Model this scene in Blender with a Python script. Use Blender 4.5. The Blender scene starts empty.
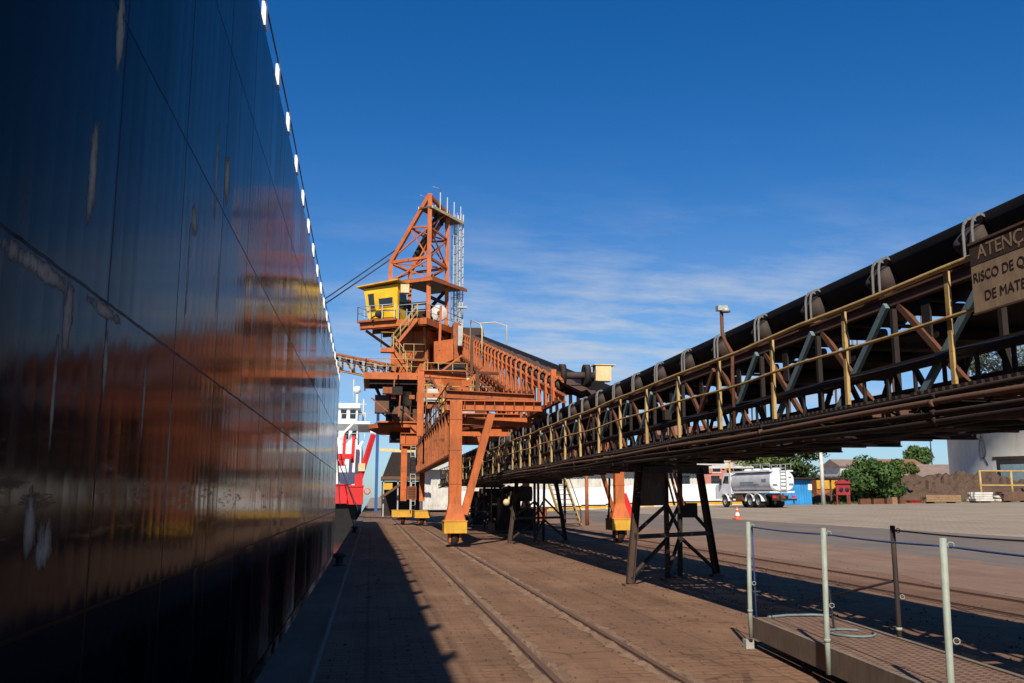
import bpy, math, random
from mathutils import Vector, Matrix
random.seed(7)
SC = bpy.context.scene
COL = SC.collection
R = math.radians

# ------------------------------------------------------------------ mesh helper
class MB:
    def __init__(s): s.v = []; s.f = []; s.sm = []
    def add(s, vs, fs, smooth=False):
        b = len(s.v); s.v += [tuple(v) for v in vs]
        s.f += [tuple(b + i for i in f) for f in fs]; s.sm += [smooth] * len(fs); return s
    def box(s, c, d, m=None):
        hx, hy, hz = d[0] / 2, d[1] / 2, d[2] / 2
        vs = [Vector((x * hx, y * hy, z * hz)) for x in (-1, 1) for y in (-1, 1) for z in (-1, 1)]
        if m: vs = [m @ v for v in vs]
        c = Vector(c)
        return s.add([v + c for v in vs], [(0, 1, 3, 2), (4, 6, 7, 5), (0, 4, 5, 1), (2, 3, 7, 6), (0, 2, 6, 4), (1, 5, 7, 3)])
    def bx(s, a, b):
        return s.box([(a[i] + b[i]) / 2 for i in range(3)], [abs(b[i] - a[i]) for i in range(3)])
    def bar(s, p, q, w, h=None, up=(0, 0, 1)):
        p, q = Vector(p), Vector(q); h = w if h is None else h
        d = (q - p).normalized(); u = Vector(up)
        if abs(d.dot(u)) > .98: u = Vector((0, 1, 0))
        a = d.cross(u).normalized(); b = a.cross(d)
        vs = [o + a * (i * w / 2) + b * (j * h / 2) for o in (p, q) for i, j in ((-1, -1), (1, -1), (1, 1), (-1, 1))]
        return s.add(vs, [(3, 2, 1, 0), (4, 5, 6, 7), (0, 1, 5, 4), (1, 2, 6, 5), (2, 3, 7, 6), (3, 0, 4, 7)])
    def ibeam(s, p, q, w, h, t=.03, up=(0, 0, 1)):
        p, q = Vector(p), Vector(q); d = (q - p).normalized(); u = Vector(up)
        if abs(d.dot(u)) > .98: u = Vector((0, 1, 0))
        a = d.cross(u).normalized(); b = a.cross(d)
        s.bar(p + b * (h / 2 - t / 2), q + b * (h / 2 - t / 2), w, t, up); s.bar(p - b * (h / 2 - t / 2), q - b * (h / 2 - t / 2), w, t, up)
        return s.bar(p, q, t, h - 2 * t - .004, up)
    def tube(s, pts, r, n=8, cap=True):
        pts = [Vector(p) for p in pts]; vs = []; k = len(pts); pa = None
        for i, p in enumerate(pts):
            d = (pts[min(i + 1, k - 1)] - pts[max(i - 1, 0)]).normalized()
            if pa is None:
                u = Vector((0, 0, 1)) if abs(d.z) < .9 else Vector((1, 0, 0)); pa = d.cross(u).normalized()
            else: pa = (pa - d * pa.dot(d)).normalized()
            b = d.cross(pa); rr = r[i] if isinstance(r, (list, tuple)) else r
            vs += [p + (pa * math.cos(t) + b * math.sin(t)) * rr for t in [2 * math.pi * j / n for j in range(n)]]
        fs = [(i * n + j, i * n + (j + 1) % n, (i + 1) * n + (j + 1) % n, (i + 1) * n + j) for i in range(k - 1) for j in range(n)]
        s.add(vs, fs, True)
        if cap:
            b = len(s.v) - k * n
            s.f += [tuple(b + j for j in reversed(range(n))), tuple(b + (k - 1) * n + j for j in range(n))]; s.sm += [False, False]
        return s
    def prism(s, prof, a, b):
        """profile points (3-D) extruded by the vector from a to b"""
        d = Vector(b) - Vector(a); n = len(prof); vs = [Vector(p) for p in prof] + [Vector(p) + d for p in prof]
        return s.add(vs, [tuple(reversed(range(n))), tuple(range(n, 2 * n))] + [(i, (i + 1) % n, n + (i + 1) % n, n + i) for i in range(n)])
    def lathe(s, c, prof, n=20, axis='Z', smooth=True):
        vs = []
        for r, z in prof:
            for j in range(n):
                t = 2 * math.pi * j / n; x, y = r * math.cos(t), r * math.sin(t)
                p = (x, y, z) if axis == 'Z' else ((z, x, y) if axis == 'X' else (x, z, y))
                vs.append((p[0] + c[0], p[1] + c[1], p[2] + c[2]))
        k = len(prof)
        return s.add(vs, [(i * n + j, i * n + (j + 1) % n, (i + 1) * n + (j + 1) % n, (i + 1) * n + j) for i in range(k - 1) for j in range(n)], smooth)
    def grid(s, fn, nu, nv, smooth=True):
        vs = [fn(i / nu, j / nv) for i in range(nu + 1) for j in range(nv + 1)]
        return s.add(vs, [(i * (nv + 1) + j, (i + 1) * (nv + 1) + j, (i + 1) * (nv + 1) + j + 1, i * (nv + 1) + j + 1) for i in range(nu) for j in range(nv)], smooth)
    def sheet(s, a, b, c, d, t):
        """flat plate through four corners, thickness t downward along its normal"""
        a, b, c, d = map(Vector, (a, b, c, d)); n = (b - a).cross(d - a).normalized() * t
        return s.prism([a, b, c, d], (0, 0, 0), n)
    def mesh(s, name, off=(0, 0, 0)):
        me = bpy.data.meshes.new(name)
        me.from_pydata([(v[0] - off[0], v[1] - off[1], v[2] - off[2]) for v in s.v], [], s.f)
        me.polygons.foreach_set('use_smooth', s.sm); me.update(); return me
    def build(s, name, mat, parent=None, local=False, at=None):
        """links ONE object. World coordinates unless local; at = origin for a top-level mesh"""
        off = Vector((0, 0, 0)); loc = Vector((0, 0, 0))
        if parent is not None and not local:
            q = parent
            while q: off += q.location; q = q.parent
        if at is not None: off = off + Vector(at) if parent is not None else Vector(at); loc = Vector(at)
        if parent is not None and at is not None: loc = Vector(at)
        if at is not None and parent is not None and not local:
            base = Vector((0, 0, 0)); q = parent
            while q: base += q.location; q = q.parent
            off = Vector(at); loc = Vector(at) - base
        me = s.mesh(name, off); o = bpy.data.objects.new(name, me); COL.objects.link(o); o.location = loc
        me.materials.append(mat)
        if parent is not None: o.parent = parent
        return o

def tag(o, label=None, cat=None, group=None, kind=None):
    for k, v in (('label', label), ('category', cat), ('group', group), ('kind', kind)):
        if v: o[k] = v
    return o
def thing(name, loc, label, cat, group=None, rz=0):
    o = bpy.data.objects.new(name, None); COL.objects.link(o); o.location = loc; o.rotation_euler.z = rz; o.empty_display_size = .2
    return tag(o, label, cat, group)
def copy_tree(o, parent=None):
    c = o.copy(); COL.objects.link(c)
    if parent is not None: c.parent = parent
    for ch in list(o.children): copy_tree(ch, c)
    return c
def inst(o, dloc, parent=None):
    """copy of one part (and its sub-parts) moved by dloc"""
    c = copy_tree(o, parent if parent is not None else o.parent); c.location = Vector(o.location) + Vector(dloc); return c

# ------------------------------------------------------------------ materials
def nodes(name):
    m = bpy.data.materials.new(name); m.use_nodes = True; nt = m.node_tree; nt.nodes.clear()
    out = nt.nodes.new('ShaderNodeOutputMaterial'); b = nt.nodes.new('ShaderNodeBsdfPrincipled'); nt.links.new(b.outputs[0], out.inputs[0])
    return m, nt, b
def N(nt, t, **k):
    n = nt.nodes.new(t)
    for a, v in k.items():
        if a.startswith('i_'):
            key = a[2:]; key = int(key) if key.isdigit() else key.replace('_', ' '); n.inputs[key].default_value = v
        else: setattr(n, a, v)
    return n
def math_(nt, op, a, b=None, c=None, clamp=False):
    n = nt.nodes.new('ShaderNodeMath'); n.operation = op; n.use_clamp = clamp
    for i, x in enumerate((a, b, c)):
        if x is None: continue
        if isinstance(x, (int, float)): n.inputs[i].default_value = x
        else: nt.links.new(x, n.inputs[i])
    return n.outputs[0]
def mix(nt, fac, a, b, mode='MIX'):
    n = nt.nodes.new('ShaderNodeMix'); n.data_type = 'RGBA'; n.blend_type = mode; n.clamp_factor = True
    for i, x in ((0, fac), (6, a), (7, b)):
        if isinstance(x, (int, float)): n.inputs[i].default_value = x
        elif isinstance(x, tuple): n.inputs[i].default_value = x if len(x) == 4 else (*x, 1)
        else: nt.links.new(x, n.inputs[i])
    return n.outputs[2]
def ramp(nt, x, lo, hi):
    n = nt.nodes.new('ShaderNodeMapRange'); n.clamp = True; nt.links.new(x, n.inputs[0]); n.inputs[1].default_value = lo; n.inputs[2].default_value = hi; return n.outputs[0]
def noise(nt, vec, scale, detail=6, rough=.6, stretch=None):
    if stretch:
        mp = N(nt, 'ShaderNodeMapping'); mp.inputs['Scale'].default_value = stretch; nt.links.new(vec, mp.inputs[0]); vec = mp.outputs[0]
    n = N(nt, 'ShaderNodeTexNoise', i_Scale=scale, i_Detail=detail, i_Roughness=rough); nt.links.new(vec, n.inputs['Vector']); return n.outputs['Fac']
def position(nt): return N(nt, 'ShaderNodeNewGeometry').outputs['Position']
def bump(nt, b, h, strength=.3, dist=.01):
    n = N(nt, 'ShaderNodeBump', i_Strength=strength, i_Distance=dist); nt.links.new(h, n.inputs['Height']); nt.links.new(n.outputs[0], b.inputs['Normal'])
RUST = (.09, .032, .014)
def paint(name, col, rough=.55, rust=.35, dirt=.3, scale=1.0, rustcol=RUST, dirtcol=(.10, .055, .035), metal=0, bumps=.25, spec=.4, dust=0):
    m, nt, b = nodes(name); p = position(nt)
    n1 = noise(nt, p, .9 * scale, 5); n2 = noise(nt, p, 3.2 * scale, 8, .7); n3 = noise(nt, p, 2.2 * scale, 6, .6, (2.5, 2.5, .45))
    c = mix(nt, ramp(nt, n1, .35, .7), tuple(x * .8 for x in col), tuple(min(1, x * 1.12) for x in col))
    c = mix(nt, math_(nt, 'MULTIPLY', ramp(nt, n3, .48, .72), dirt), c, dirtcol)
    if rust > 0: c = mix(nt, ramp(nt, n2, .72 - rust * .3, .80 - rust * .3), c, mix(nt, ramp(nt, n1, .3, .7), rustcol, tuple(x * 1.9 for x in rustcol)))
    if dust:   # ore dust settled on upward faces, and runs of rust down the uprights
        sn_ = N(nt, 'ShaderNodeSeparateXYZ'); nt.links.new(N(nt, 'ShaderNodeNewGeometry').outputs['Normal'], sn_.inputs[0])
        up_ = math_(nt, 'MULTIPLY', ramp(nt, sn_.outputs[2], .4, .9), math_(nt, 'MULTIPLY', ramp(nt, n2, .3, .55), dust)); c = mix(nt, up_, c, (.12, .068, .045))
        n5 = noise(nt, p, .45, 4, .6); c = mix(nt, math_(nt, 'MULTIPLY', ramp(nt, n5, .5, .72), .5), c, tuple(x * .5 for x in col)); n6 = noise(nt, p, 6.0, 5, .6, (1, 1, .12)); c = mix(nt, math_(nt, 'MULTIPLY', ramp(nt, n6, .58, .76), .55), c, rustcol)
    nt.links.new(c, b.inputs['Base Color'])
    nt.links.new(math_(nt, 'MULTIPLY_ADD', n2, .3, rough - .12), b.inputs['Roughness'])
    b.inputs['Metallic'].default_value = metal; b.inputs['Specular IOR Level'].default_value = spec
    if bumps: bump(nt, b, noise(nt, p, 14 * scale, 6, .7), bumps, .008)
    return m
M = {}
M['orange'] = paint('orange_paint', (.52, .128, .027), .6, .38, .42, 1.5, dust=.8)
M['orange_dusty'] = paint('dusty_orange_paint', (.37, .105, .034), .75, .58, .55, 1.5, dust=.8)
M['rust'] = paint('rusty_steel', (.13, .05, .024), .8, .55, .4, 2, (.05, .02, .011))
M['dark_steel'] = paint('dark_dirty_steel', (.02, .013, .011), .75, .3, .3, 2, (.03, .013, .008), (.055, .03, .019), dust=.6)
M['brown_steel'] = paint('brown_dusty_steel', (.13, .07, .045), .75, .4, .4, 2, (.07, .028, .015), dust=.7)
M['yellow_rail'] = paint('weathered_yellow_paint', (.50, .34, .13), .65, .45, .45, 3, (.16, .07, .03), dust=.5)
M['yellow_cab'] = paint('bright_yellow_paint', (.78, .46, .015), .4, .05, .1, 1)
M['yellow'] = paint('yellow_paint', (.62, .34, .03), .55, .25, .3, 2)
M['grey_blue'] = paint('grey_blue_paint', (.14, .21, .23), .6, .3, .35, 2)
M['galv'] = paint('galvanised_steel', (.42, .44, .42), .45, .12, .2, 3, (.2, .1, .06), metal=.2)
M['mint'] = paint('pale_green_grey_paint', (.30, .345, .30), .55, .3, .35, 5, (.2, .1, .05))
M['belt'] = paint('black_rubber', (.009, .008, .008), .65, 0, .10, 1.4, dirtcol=(.04, .025, .018), bumps=.1, spec=.25)
M['roller'] = paint('dusty_roller', (.045, .032, .027), .7, .35, .3, 3, (.06, .028, .017))
M['white'] = paint('white_paint', (.78, .78, .75), .5, .06, .12, 1)
M['white_dirty'] = paint('dirty_white_paint', (.58, .56, .50), .6, .15, .35, 1)
M['cream'] = paint('cream_paint', (.66, .52, .27), .55, .1, .2, 2)
M['red'] = paint('red_paint', (.62, .02, .02), .45, .08, .15, 1)
M['blue'] = paint('blue_paint', (.03, .27, .60), .5, .06, .12, 1)
M['deepblue'] = paint('deep_blue_paint', (.02, .09, .26), .5, .1, .15, 1)
M['cable'] = paint('dark_cable', (.02, .02, .025), .6, 0, .1, 1, bumps=0)
M['rope'] = paint('blue_rope', (.03, .07, .22), .8, 0, .15, 20, bumps=.4)
M['rubber'] = paint('black_tyre_rubber', (.018, .017, .016), .8, 0, .35, 3, dirtcol=(.07, .05, .04))
M['ore'] = paint('iron_ore', (.085, .05, .036), .95, .4, .5, 6, (.05, .025, .016), bumps=1)
M['timber'] = paint('weathered_timber', (.28, .17, .09), .85, .15, .4, 4, (.12, .07, .04))
M['timber_dark'] = paint('dirty_gangway_beam', (.20, .155, .125), .8, .25, .45, 4, (.10, .06, .045))
M['hoop'] = paint('dusty_grey_bracket', (.16, .165, .165), .6, .35, .4, 3)
M['dark_brown'] = paint('dark_rusty_brown', (.05, .028, .02), .8, .45, .4, 3, (.035, .015, .009), dust=.5)
M['dull_red'] = paint('dull_red_paint', (.32, .025, .03), .6, .2, .3, 1)
M['dark'] = paint('dark_opening_and_shade', (.012, .012, .013), .7, 0, .2, 2)
M['signplate'] = paint('tan_sign_plate', (.38, .265, .165), .6, .12, .4, 5, (.10, .06, .035), (.10, .06, .04))
M['signband'] = paint('dark_brown_sign_band', (.07, .042, .028), .6, .1, .3, 6)
M['glass'] = None
m, nt, b = nodes('dark_window_glass'); b.inputs['Base Color'].default_value = (.02, .025, .03, 1); b.inputs['Roughness'].default_value = .08; M['glass'] = m

# ------------------------------------------------------------------ camera, world, sun
F_PX = 930.; H = 1.75
PITCH = math.atan((497 - 341.5) / F_PX); YAW = math.atan(141 * math.cos(PITCH) / F_PX)
cd = bpy.data.cameras.new('camera'); cam = bpy.data.objects.new('camera', cd); COL.objects.link(cam)
cd.sensor_width = 36; cd.lens = F_PX * 36 / 1024; cd.clip_end = 8000; cd.clip_start = .05
cam.location = (0, 0, H); cam.rotation_euler = (math.pi / 2 + PITCH, 0, -YAW); SC.camera = cam
SUN = Vector((-.295, -1.2, 1.0)).normalized(); EL = math.asin(SUN.z); AZ = math.atan2(SUN.x, SUN.y)
ld = bpy.data.lights.new('sun', 'SUN'); ld.energy = 5.0; ld.angle = R(.53); ld.color = (1, .90, .76)
lo = bpy.data.objects.new('sun', ld); COL.objects.link(lo); lo.rotation_euler = SUN.to_track_quat('Z', 'Y').to_euler(); lo.location = (-10, -30, 40)
W = bpy.data.worlds.new('World'); SC.world = W; W.use_nodes = True; nt = W.node_tree; nt.nodes.clear()
wo = nt.nodes.new('ShaderNodeOutputWorld'); bg = nt.nodes.new('ShaderNodeBackground'); nt.links.new(bg.outputs[0], wo.inputs[0])
sky = nt.nodes.new('ShaderNodeTexSky'); sky.sky_type = 'NISHITA'; sky.sun_disc = False; sky.sun_elevation = EL; sky.sun_rotation = AZ % (2 * math.pi)
sky.air_density = 1.0; sky.dust_density = .2; sky.ozone_density = 4.0; sky.altitude = 0
SKY_STRENGTH = .078; bg.inputs[1].default_value = SKY_STRENGTH
tc = nt.nodes.new('ShaderNodeTexCoord'); dirv = tc.outputs['Generated']
sx = nt.nodes.new('ShaderNodeSeparateXYZ'); nt.links.new(dirv, sx.inputs[0])
hs = N(nt, 'ShaderNodeHueSaturation', i_Saturation=1.36, i_Value=1.10); hs.inputs['Hue'].default_value = .5085; nt.links.new(sky.outputs[0], hs.inputs['Color'])
# high thin cloud: noise on a flat layer overhead, kept to a bank low over the yard
den = math_(nt, 'MAXIMUM', math_(nt, 'ADD', sx.outputs[2], .12), .05)
cx = nt.nodes.new('ShaderNodeCombineXYZ'); nt.links.new(math_(nt, 'DIVIDE', sx.outputs[0], den), cx.inputs[0]); nt.links.new(math_(nt, 'DIVIDE', sx.outputs[1], den), cx.inputs[1])
c1 = noise(nt, cx.outputs[0], 1.7, 9, .62, (1.0, 1.9, 1)); c2 = noise(nt, cx.outputs[0], .45, 3, .5)
def lobe(az, el, wa, we):
    a = math_(nt, 'SUBTRACT', math_(nt, 'ARCTAN2', sx.outputs[0], sx.outputs[1]), R(az)); e = math_(nt, 'SUBTRACT', math_(nt, 'ARCSINE', sx.outputs[2]), R(el))
    q = math_(nt, 'ADD', math_(nt, 'POWER', math_(nt, 'DIVIDE', a, R(wa)), 2), math_(nt, 'POWER', math_(nt, 'DIVIDE', e, R(we)), 2))
    return math_(nt, 'EXPONENT', math_(nt, 'MULTIPLY', q, -1))
L = math_(nt, 'MAXIMUM', lobe(16, 9.0, 22, 5.6), math_(nt, 'MULTIPLY', lobe(0, 8, 14, 4), .55)); L = math_(nt, 'MAXIMUM', L, math_(nt, 'MULTIPLY', lobe(120, 10, 60, 6), .6))
cm = math_(nt, 'MULTIPLY', math_(nt, 'ADD', math_(nt, 'MULTIPLY', ramp(nt, c1, .42, .66), .85), math_(nt, 'MULTIPLY', ramp(nt, c2, .25, .7), .25)), L)
cm = math_(nt, 'MULTIPLY', cm, 1.05, clamp=True)
hz = mix(nt, ramp(nt, sx.outputs[2], .0, .16), (.50, .68, 1.0), (1, 1, 1)); skyc = mix(nt, 1.0, hs.outputs[0], hz, 'MULTIPLY')
nt.links.new(mix(nt, cm, skyc, (5.6, 6.2, 7.2)), bg.inputs[0])
SC.view_settings.view_transform = 'Standard'; SC.view_settings.look = 'None'; SC.view_settings.exposure = .3; SC.view_settings.gamma = 1
SC.cycles.max_bounces = 6; SC.cycles.use_denoising = True

# ------------------------------------------------------------------ ground
def gz(x, y=0):
    if x < 13: return 0.
    if x < 33: return .04 * (x - 13)
    if x < 75: return .8 + .0135 * (x - 33)
    return 1.367
def strip(name, mat, xs, ys, dz, fn=None):
    m = MB(); n = len(ys)
    vs = [((fn(x, y) if fn else x), y, gz(x, y) + dz) for x in xs for y in ys]
    m.add(vs, [(i * n + j, (i + 1) * n + j, (i + 1) * n + j + 1, i * n + j + 1) for i in range(len(xs) - 1) for j in range(n - 1)])
    return tag(m.build(name, mat), kind='structure')
def ground_mat(name, c1, c2, c3, sc, tex=None, bstr=.5, rough=.95):
    m, nt, b = nodes(name); p = position(nt)
    n1 = noise(nt, p, .22 * sc, 6, .65); n2 = noise(nt, p, 2.3 * sc, 8, .7); n3 = noise(nt, p, 30, 4, .7); n4 = noise(nt, p, .9 * sc, 5, .6, (1.6, .16, 1))
    c = mix(nt, ramp(nt, n1, .32, .68), c1, c2); c = mix(nt, ramp(nt, n4, .45, .75), c, c3); c = mix(nt, math_(nt, 'MULTIPLY', ramp(nt, n2, .5, .8), .45), c, tuple(x * .55 for x in c1))
    c = mix(nt, math_(nt, 'MULTIPLY', ramp(nt, n3, .45, .8), .35), c, tuple(min(1, x * 1.5) for x in c2)); h = math_(nt, 'ADD', n2, math_(nt, 'MULTIPLY', n3, .6))
    if tex == 'paver':
        br = N(nt, 'ShaderNodeTexBrick', i_Scale=1.0); br.inputs['Color1'].default_value = (1, 1, 1, 1); br.inputs['Color2'].default_value = (.72, .72, .72, 1); br.inputs['Mortar'].default_value = (.45, .42, .4, 1)
        br.inputs['Brick Width'].default_value = .32; br.inputs['Row Height'].default_value = .26; br.inputs['Mortar Size'].default_value = .03; nt.links.new(p, br.inputs['Vector'])
        c = mix(nt, .28, c, br.outputs[0], 'MULTIPLY')
    if tex == 'slab':   # large concrete bays with dark joints
        br = N(nt, 'ShaderNodeTexBrick', i_Scale=1.0, offset=0.); br.inputs['Color1'].default_value = (1, 1, 1, 1); br.inputs['Color2'].default_value = (.86, .86, .86, 1); br.inputs['Mortar'].default_value = (.45, .42, .4, 1)
        br.inputs['Brick Width'].default_value = 4.1; br.inputs['Row Height'].default_value = 5.2; br.inputs['Mortar Size'].default_value = .018; nt.links.new(p, br.inputs['Vector'])
        c = mix(nt, .55, c, br.outputs[0], 'MULTIPLY')
        bk = N(nt, 'ShaderNodeTexBrick', i_Scale=1.0, offset=.5); bk.inputs['Color1'].default_value = (1, 1, 1, 1); bk.inputs['Color2'].default_value = (.8, .8, .8, 1); bk.inputs['Mortar'].default_value = (.5, .47, .45, 1); bk.inputs['Brick Width'].default_value = .34; bk.inputs['Row Height'].default_value = .17; bk.inputs['Mortar Size'].default_value = .018; bk.inputs['Mortar Smooth'].default_value = .6
        wn = N(nt, 'ShaderNodeTexNoise', i_Scale=5.0, i_Detail=3.0); nt.links.new(p, wn.inputs['Vector']); wp = N(nt, 'ShaderNodeVectorMath', operation='MULTIPLY_ADD'); nt.links.new(wn.outputs['Color'], wp.inputs[0]); wp.inputs[1].default_value = (.07, .07, .07); nt.links.new(p, wp.inputs[2]); nt.links.new(wp.outputs[0], bk.inputs['Vector'])
        vo = N(nt, 'ShaderNodeTexVoronoi', feature='DISTANCE_TO_EDGE', i_Scale=.55); nt.links.new(wp.outputs[0], vo.inputs['Vector']); crk = math_(nt, 'MULTIPLY', math_(nt, 'LESS_THAN', vo.outputs['Distance'], .012), ramp(nt, noise(nt, p, .4, 3), .5, .6)); c = mix(nt, math_(nt, 'MULTIPLY', crk, .6), c, (.05, .03, .022)); oil = ramp(nt, noise(nt, p, .55, 5, .55), .62, .72); c = mix(nt, math_(nt, 'MULTIPLY', oil, .5), c, (.05, .033, .025))
        vis = ramp(nt, noise(nt, p, .7, 4, .6), .36, .62); c = mix(nt, math_(nt, 'MULTIPLY', vis, .9), c, mix(nt, 1.0, c, bk.outputs[0], 'MULTIPLY')); h = math_(nt, 'ADD', h, math_(nt, 'MULTIPLY', math_(nt, 'MULTIPLY', vis, -1.0), bk.outputs['Fac']))
        st = noise(nt, p, 3.0, 5, .65, (.35, 4.5, 1)); c = mix(nt, math_(nt, 'MULTIPLY', ramp(nt, st, .48, .7), .35), c, tuple(x * .5 for x in c1)); h = math_(nt, 'ADD', h, st)
    nt.links.new(c, b.inputs['Base Color']); b.inputs['Roughness'].default_value = rough; b.inputs['Specular IOR Level'].default_value = .2
    bump(nt, b, h, bstr, .03); return m
M['apron'] = ground_mat('ore_dusted_concrete', (.19, .105, .064), (.27, .158, .098), (.128, .07, .043), 1, 'slab')
M['dust'] = ground_mat('loose_ore_dust', (.19, .12, .083), (.255, .168, .118), (.155, .096, .065), 1.6)
M['ridge'] = ground_mat('caked_ore_ridge', (.19, .118, .078), (.27, .175, .118), (.14, .085, .056), 3, None, .8)
M['asphalt'] = ground_mat('worn_asphalt', (.13, .11, .095), (.165, .14, .12), (.20, .155, .125), 1)
M['yard'] = ground_mat('dusty_stone_setts', (.28, .225, .165), (.37, .30, .225), (.22, .175, .125), .8, 'paver')
M['coping'] = ground_mat('quay_concrete', (.13, .085, .06), (.18, .122, .088), (.09, .058, .042), 2)
M['soil'] = ground_mat('red_brown_soil', (.075, .045, .033), (.12, .075, .053), (.055, .05, .03), 3.5, None, 1.0)
ys = [-60, -20, 0, 20, 40, 70, 100, 140, 200, 350, 700, 1500, 3000]
g = strip('ground', M['yard'], [-1.0, 6, 13, 14, 20, 26, 33, 40, 50, 62, 75, 120, 300, 800, 3000], ys, -.006); 
q = [-60 + 2.0 * i for i in range(131)]
strip('quay_apron', M['apron'], [-.5, 3, 7, 12.9], q[:100], .0)
rj = random.Random(3)
edge = {}
def wob(x, y):
    if x in (-.5, 3, 7): return x
    k = (x, round(y, 1)); edge.setdefault(k, rj.uniform(-.35, .35)); return x + edge[k]
strip('dusty_verge', M['dust'], [11.6, 12.9, 14.2, 15.7], q, .004, lambda x, y: wob(x, y) if x in (11.6, 15.7) else x)
strip('road', M['asphalt'], [15.3, 17, 19, 22.4], q, .0)
m = MB(); m.bx((-1.02, -60, -.35), (-.54, 190, .06)); o = tag(m.build('quay_kerb', M['coping']), kind='structure')
m = MB(); m.bx((-1.0, -60, -3), (-.6, 190, -.36)); o = tag(m.build('quay_face_wall', M['coping'], at=(-.8, 60, -3)), 'rough concrete quay wall dropping to the dark water', 'quay wall', kind='structure')
mw, nt, b = nodes('harbour_water'); b.inputs['Base Color'].default_value = (.02, .035, .035, 1); b.inputs['Roughness'].default_value = .08; p = position(nt); bump(nt, b, noise(nt, p, 1.4, 4, .6), .25, .1)
m = MB(); m.add([(-3000, -60, -2.2), (-.9, -60, -2.2), (-.9, 3000, -2.2), (-3000, 3000, -2.2)], [(0, 1, 2, 3)]); tag(m.build('water', mw), kind='structure')

# crane rails: steel head in a grooved, ore-caked slot
def rail_line(x, label, y0, y1, caked=True):
    t = thing('crane_rail', (x, y0, 0), label, 'rail', 'rails sunk into the quay')
    MB().bx((x - .035, y0, .004), (x + .035, y1, .03)).build('rail_head', M['brown_steel'], t)
    g = MB(); g.bx((x - .10, y0, .002), (x + .10, y1, .006)); g.build('groove', M['dark_steel'], t)
    if caked:
        r = random.Random(int(x * 10)); m = MB()
        for side in (-1, 1):
            prof = []; y = y0
            while y < y1:
                prof.append((y, r.uniform(.05, .13) if r.random() > .18 else .03, r.uniform(.012, .045))); y += r.uniform(.07, .26) if y < 30 else 1.2
            vs = []
            for yy, w, h in prof:
                i0 = .055; vs += [(x + side * i0, yy, .004), (x + side * (i0 + .03), yy, h), (x + side * (i0 + w * .7), yy, h * .85), (x + side * (i0 + w + .05), yy, .003)]
            n = len(prof); fs = [(i * 4 + j, i * 4 + j + 1, i * 4 + j + 5, i * 4 + j + 4) for i in range(n - 1) for j in range(3)]
            m.add(vs, fs if side > 0 else [tuple(reversed(f)) for f in fs], False)
        m.build('caked_edge', M['ridge'], t)
    return t
rail_line(1.80, 'rusty crane rail closest to the ship in an ore caked groove', -20, 120)
rail_line(3.0, 'rusty crane rail on which the orange front leg wheel stands', -20, 120)
rail_line(9.6, 'thin dark rail just beyond the conveyor shadow under the right orange leg', -20, 120, False)
rail_line(10.9, 'dark rail nearest to the grey road beside the dusty verge', -20, 120, False)
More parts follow.
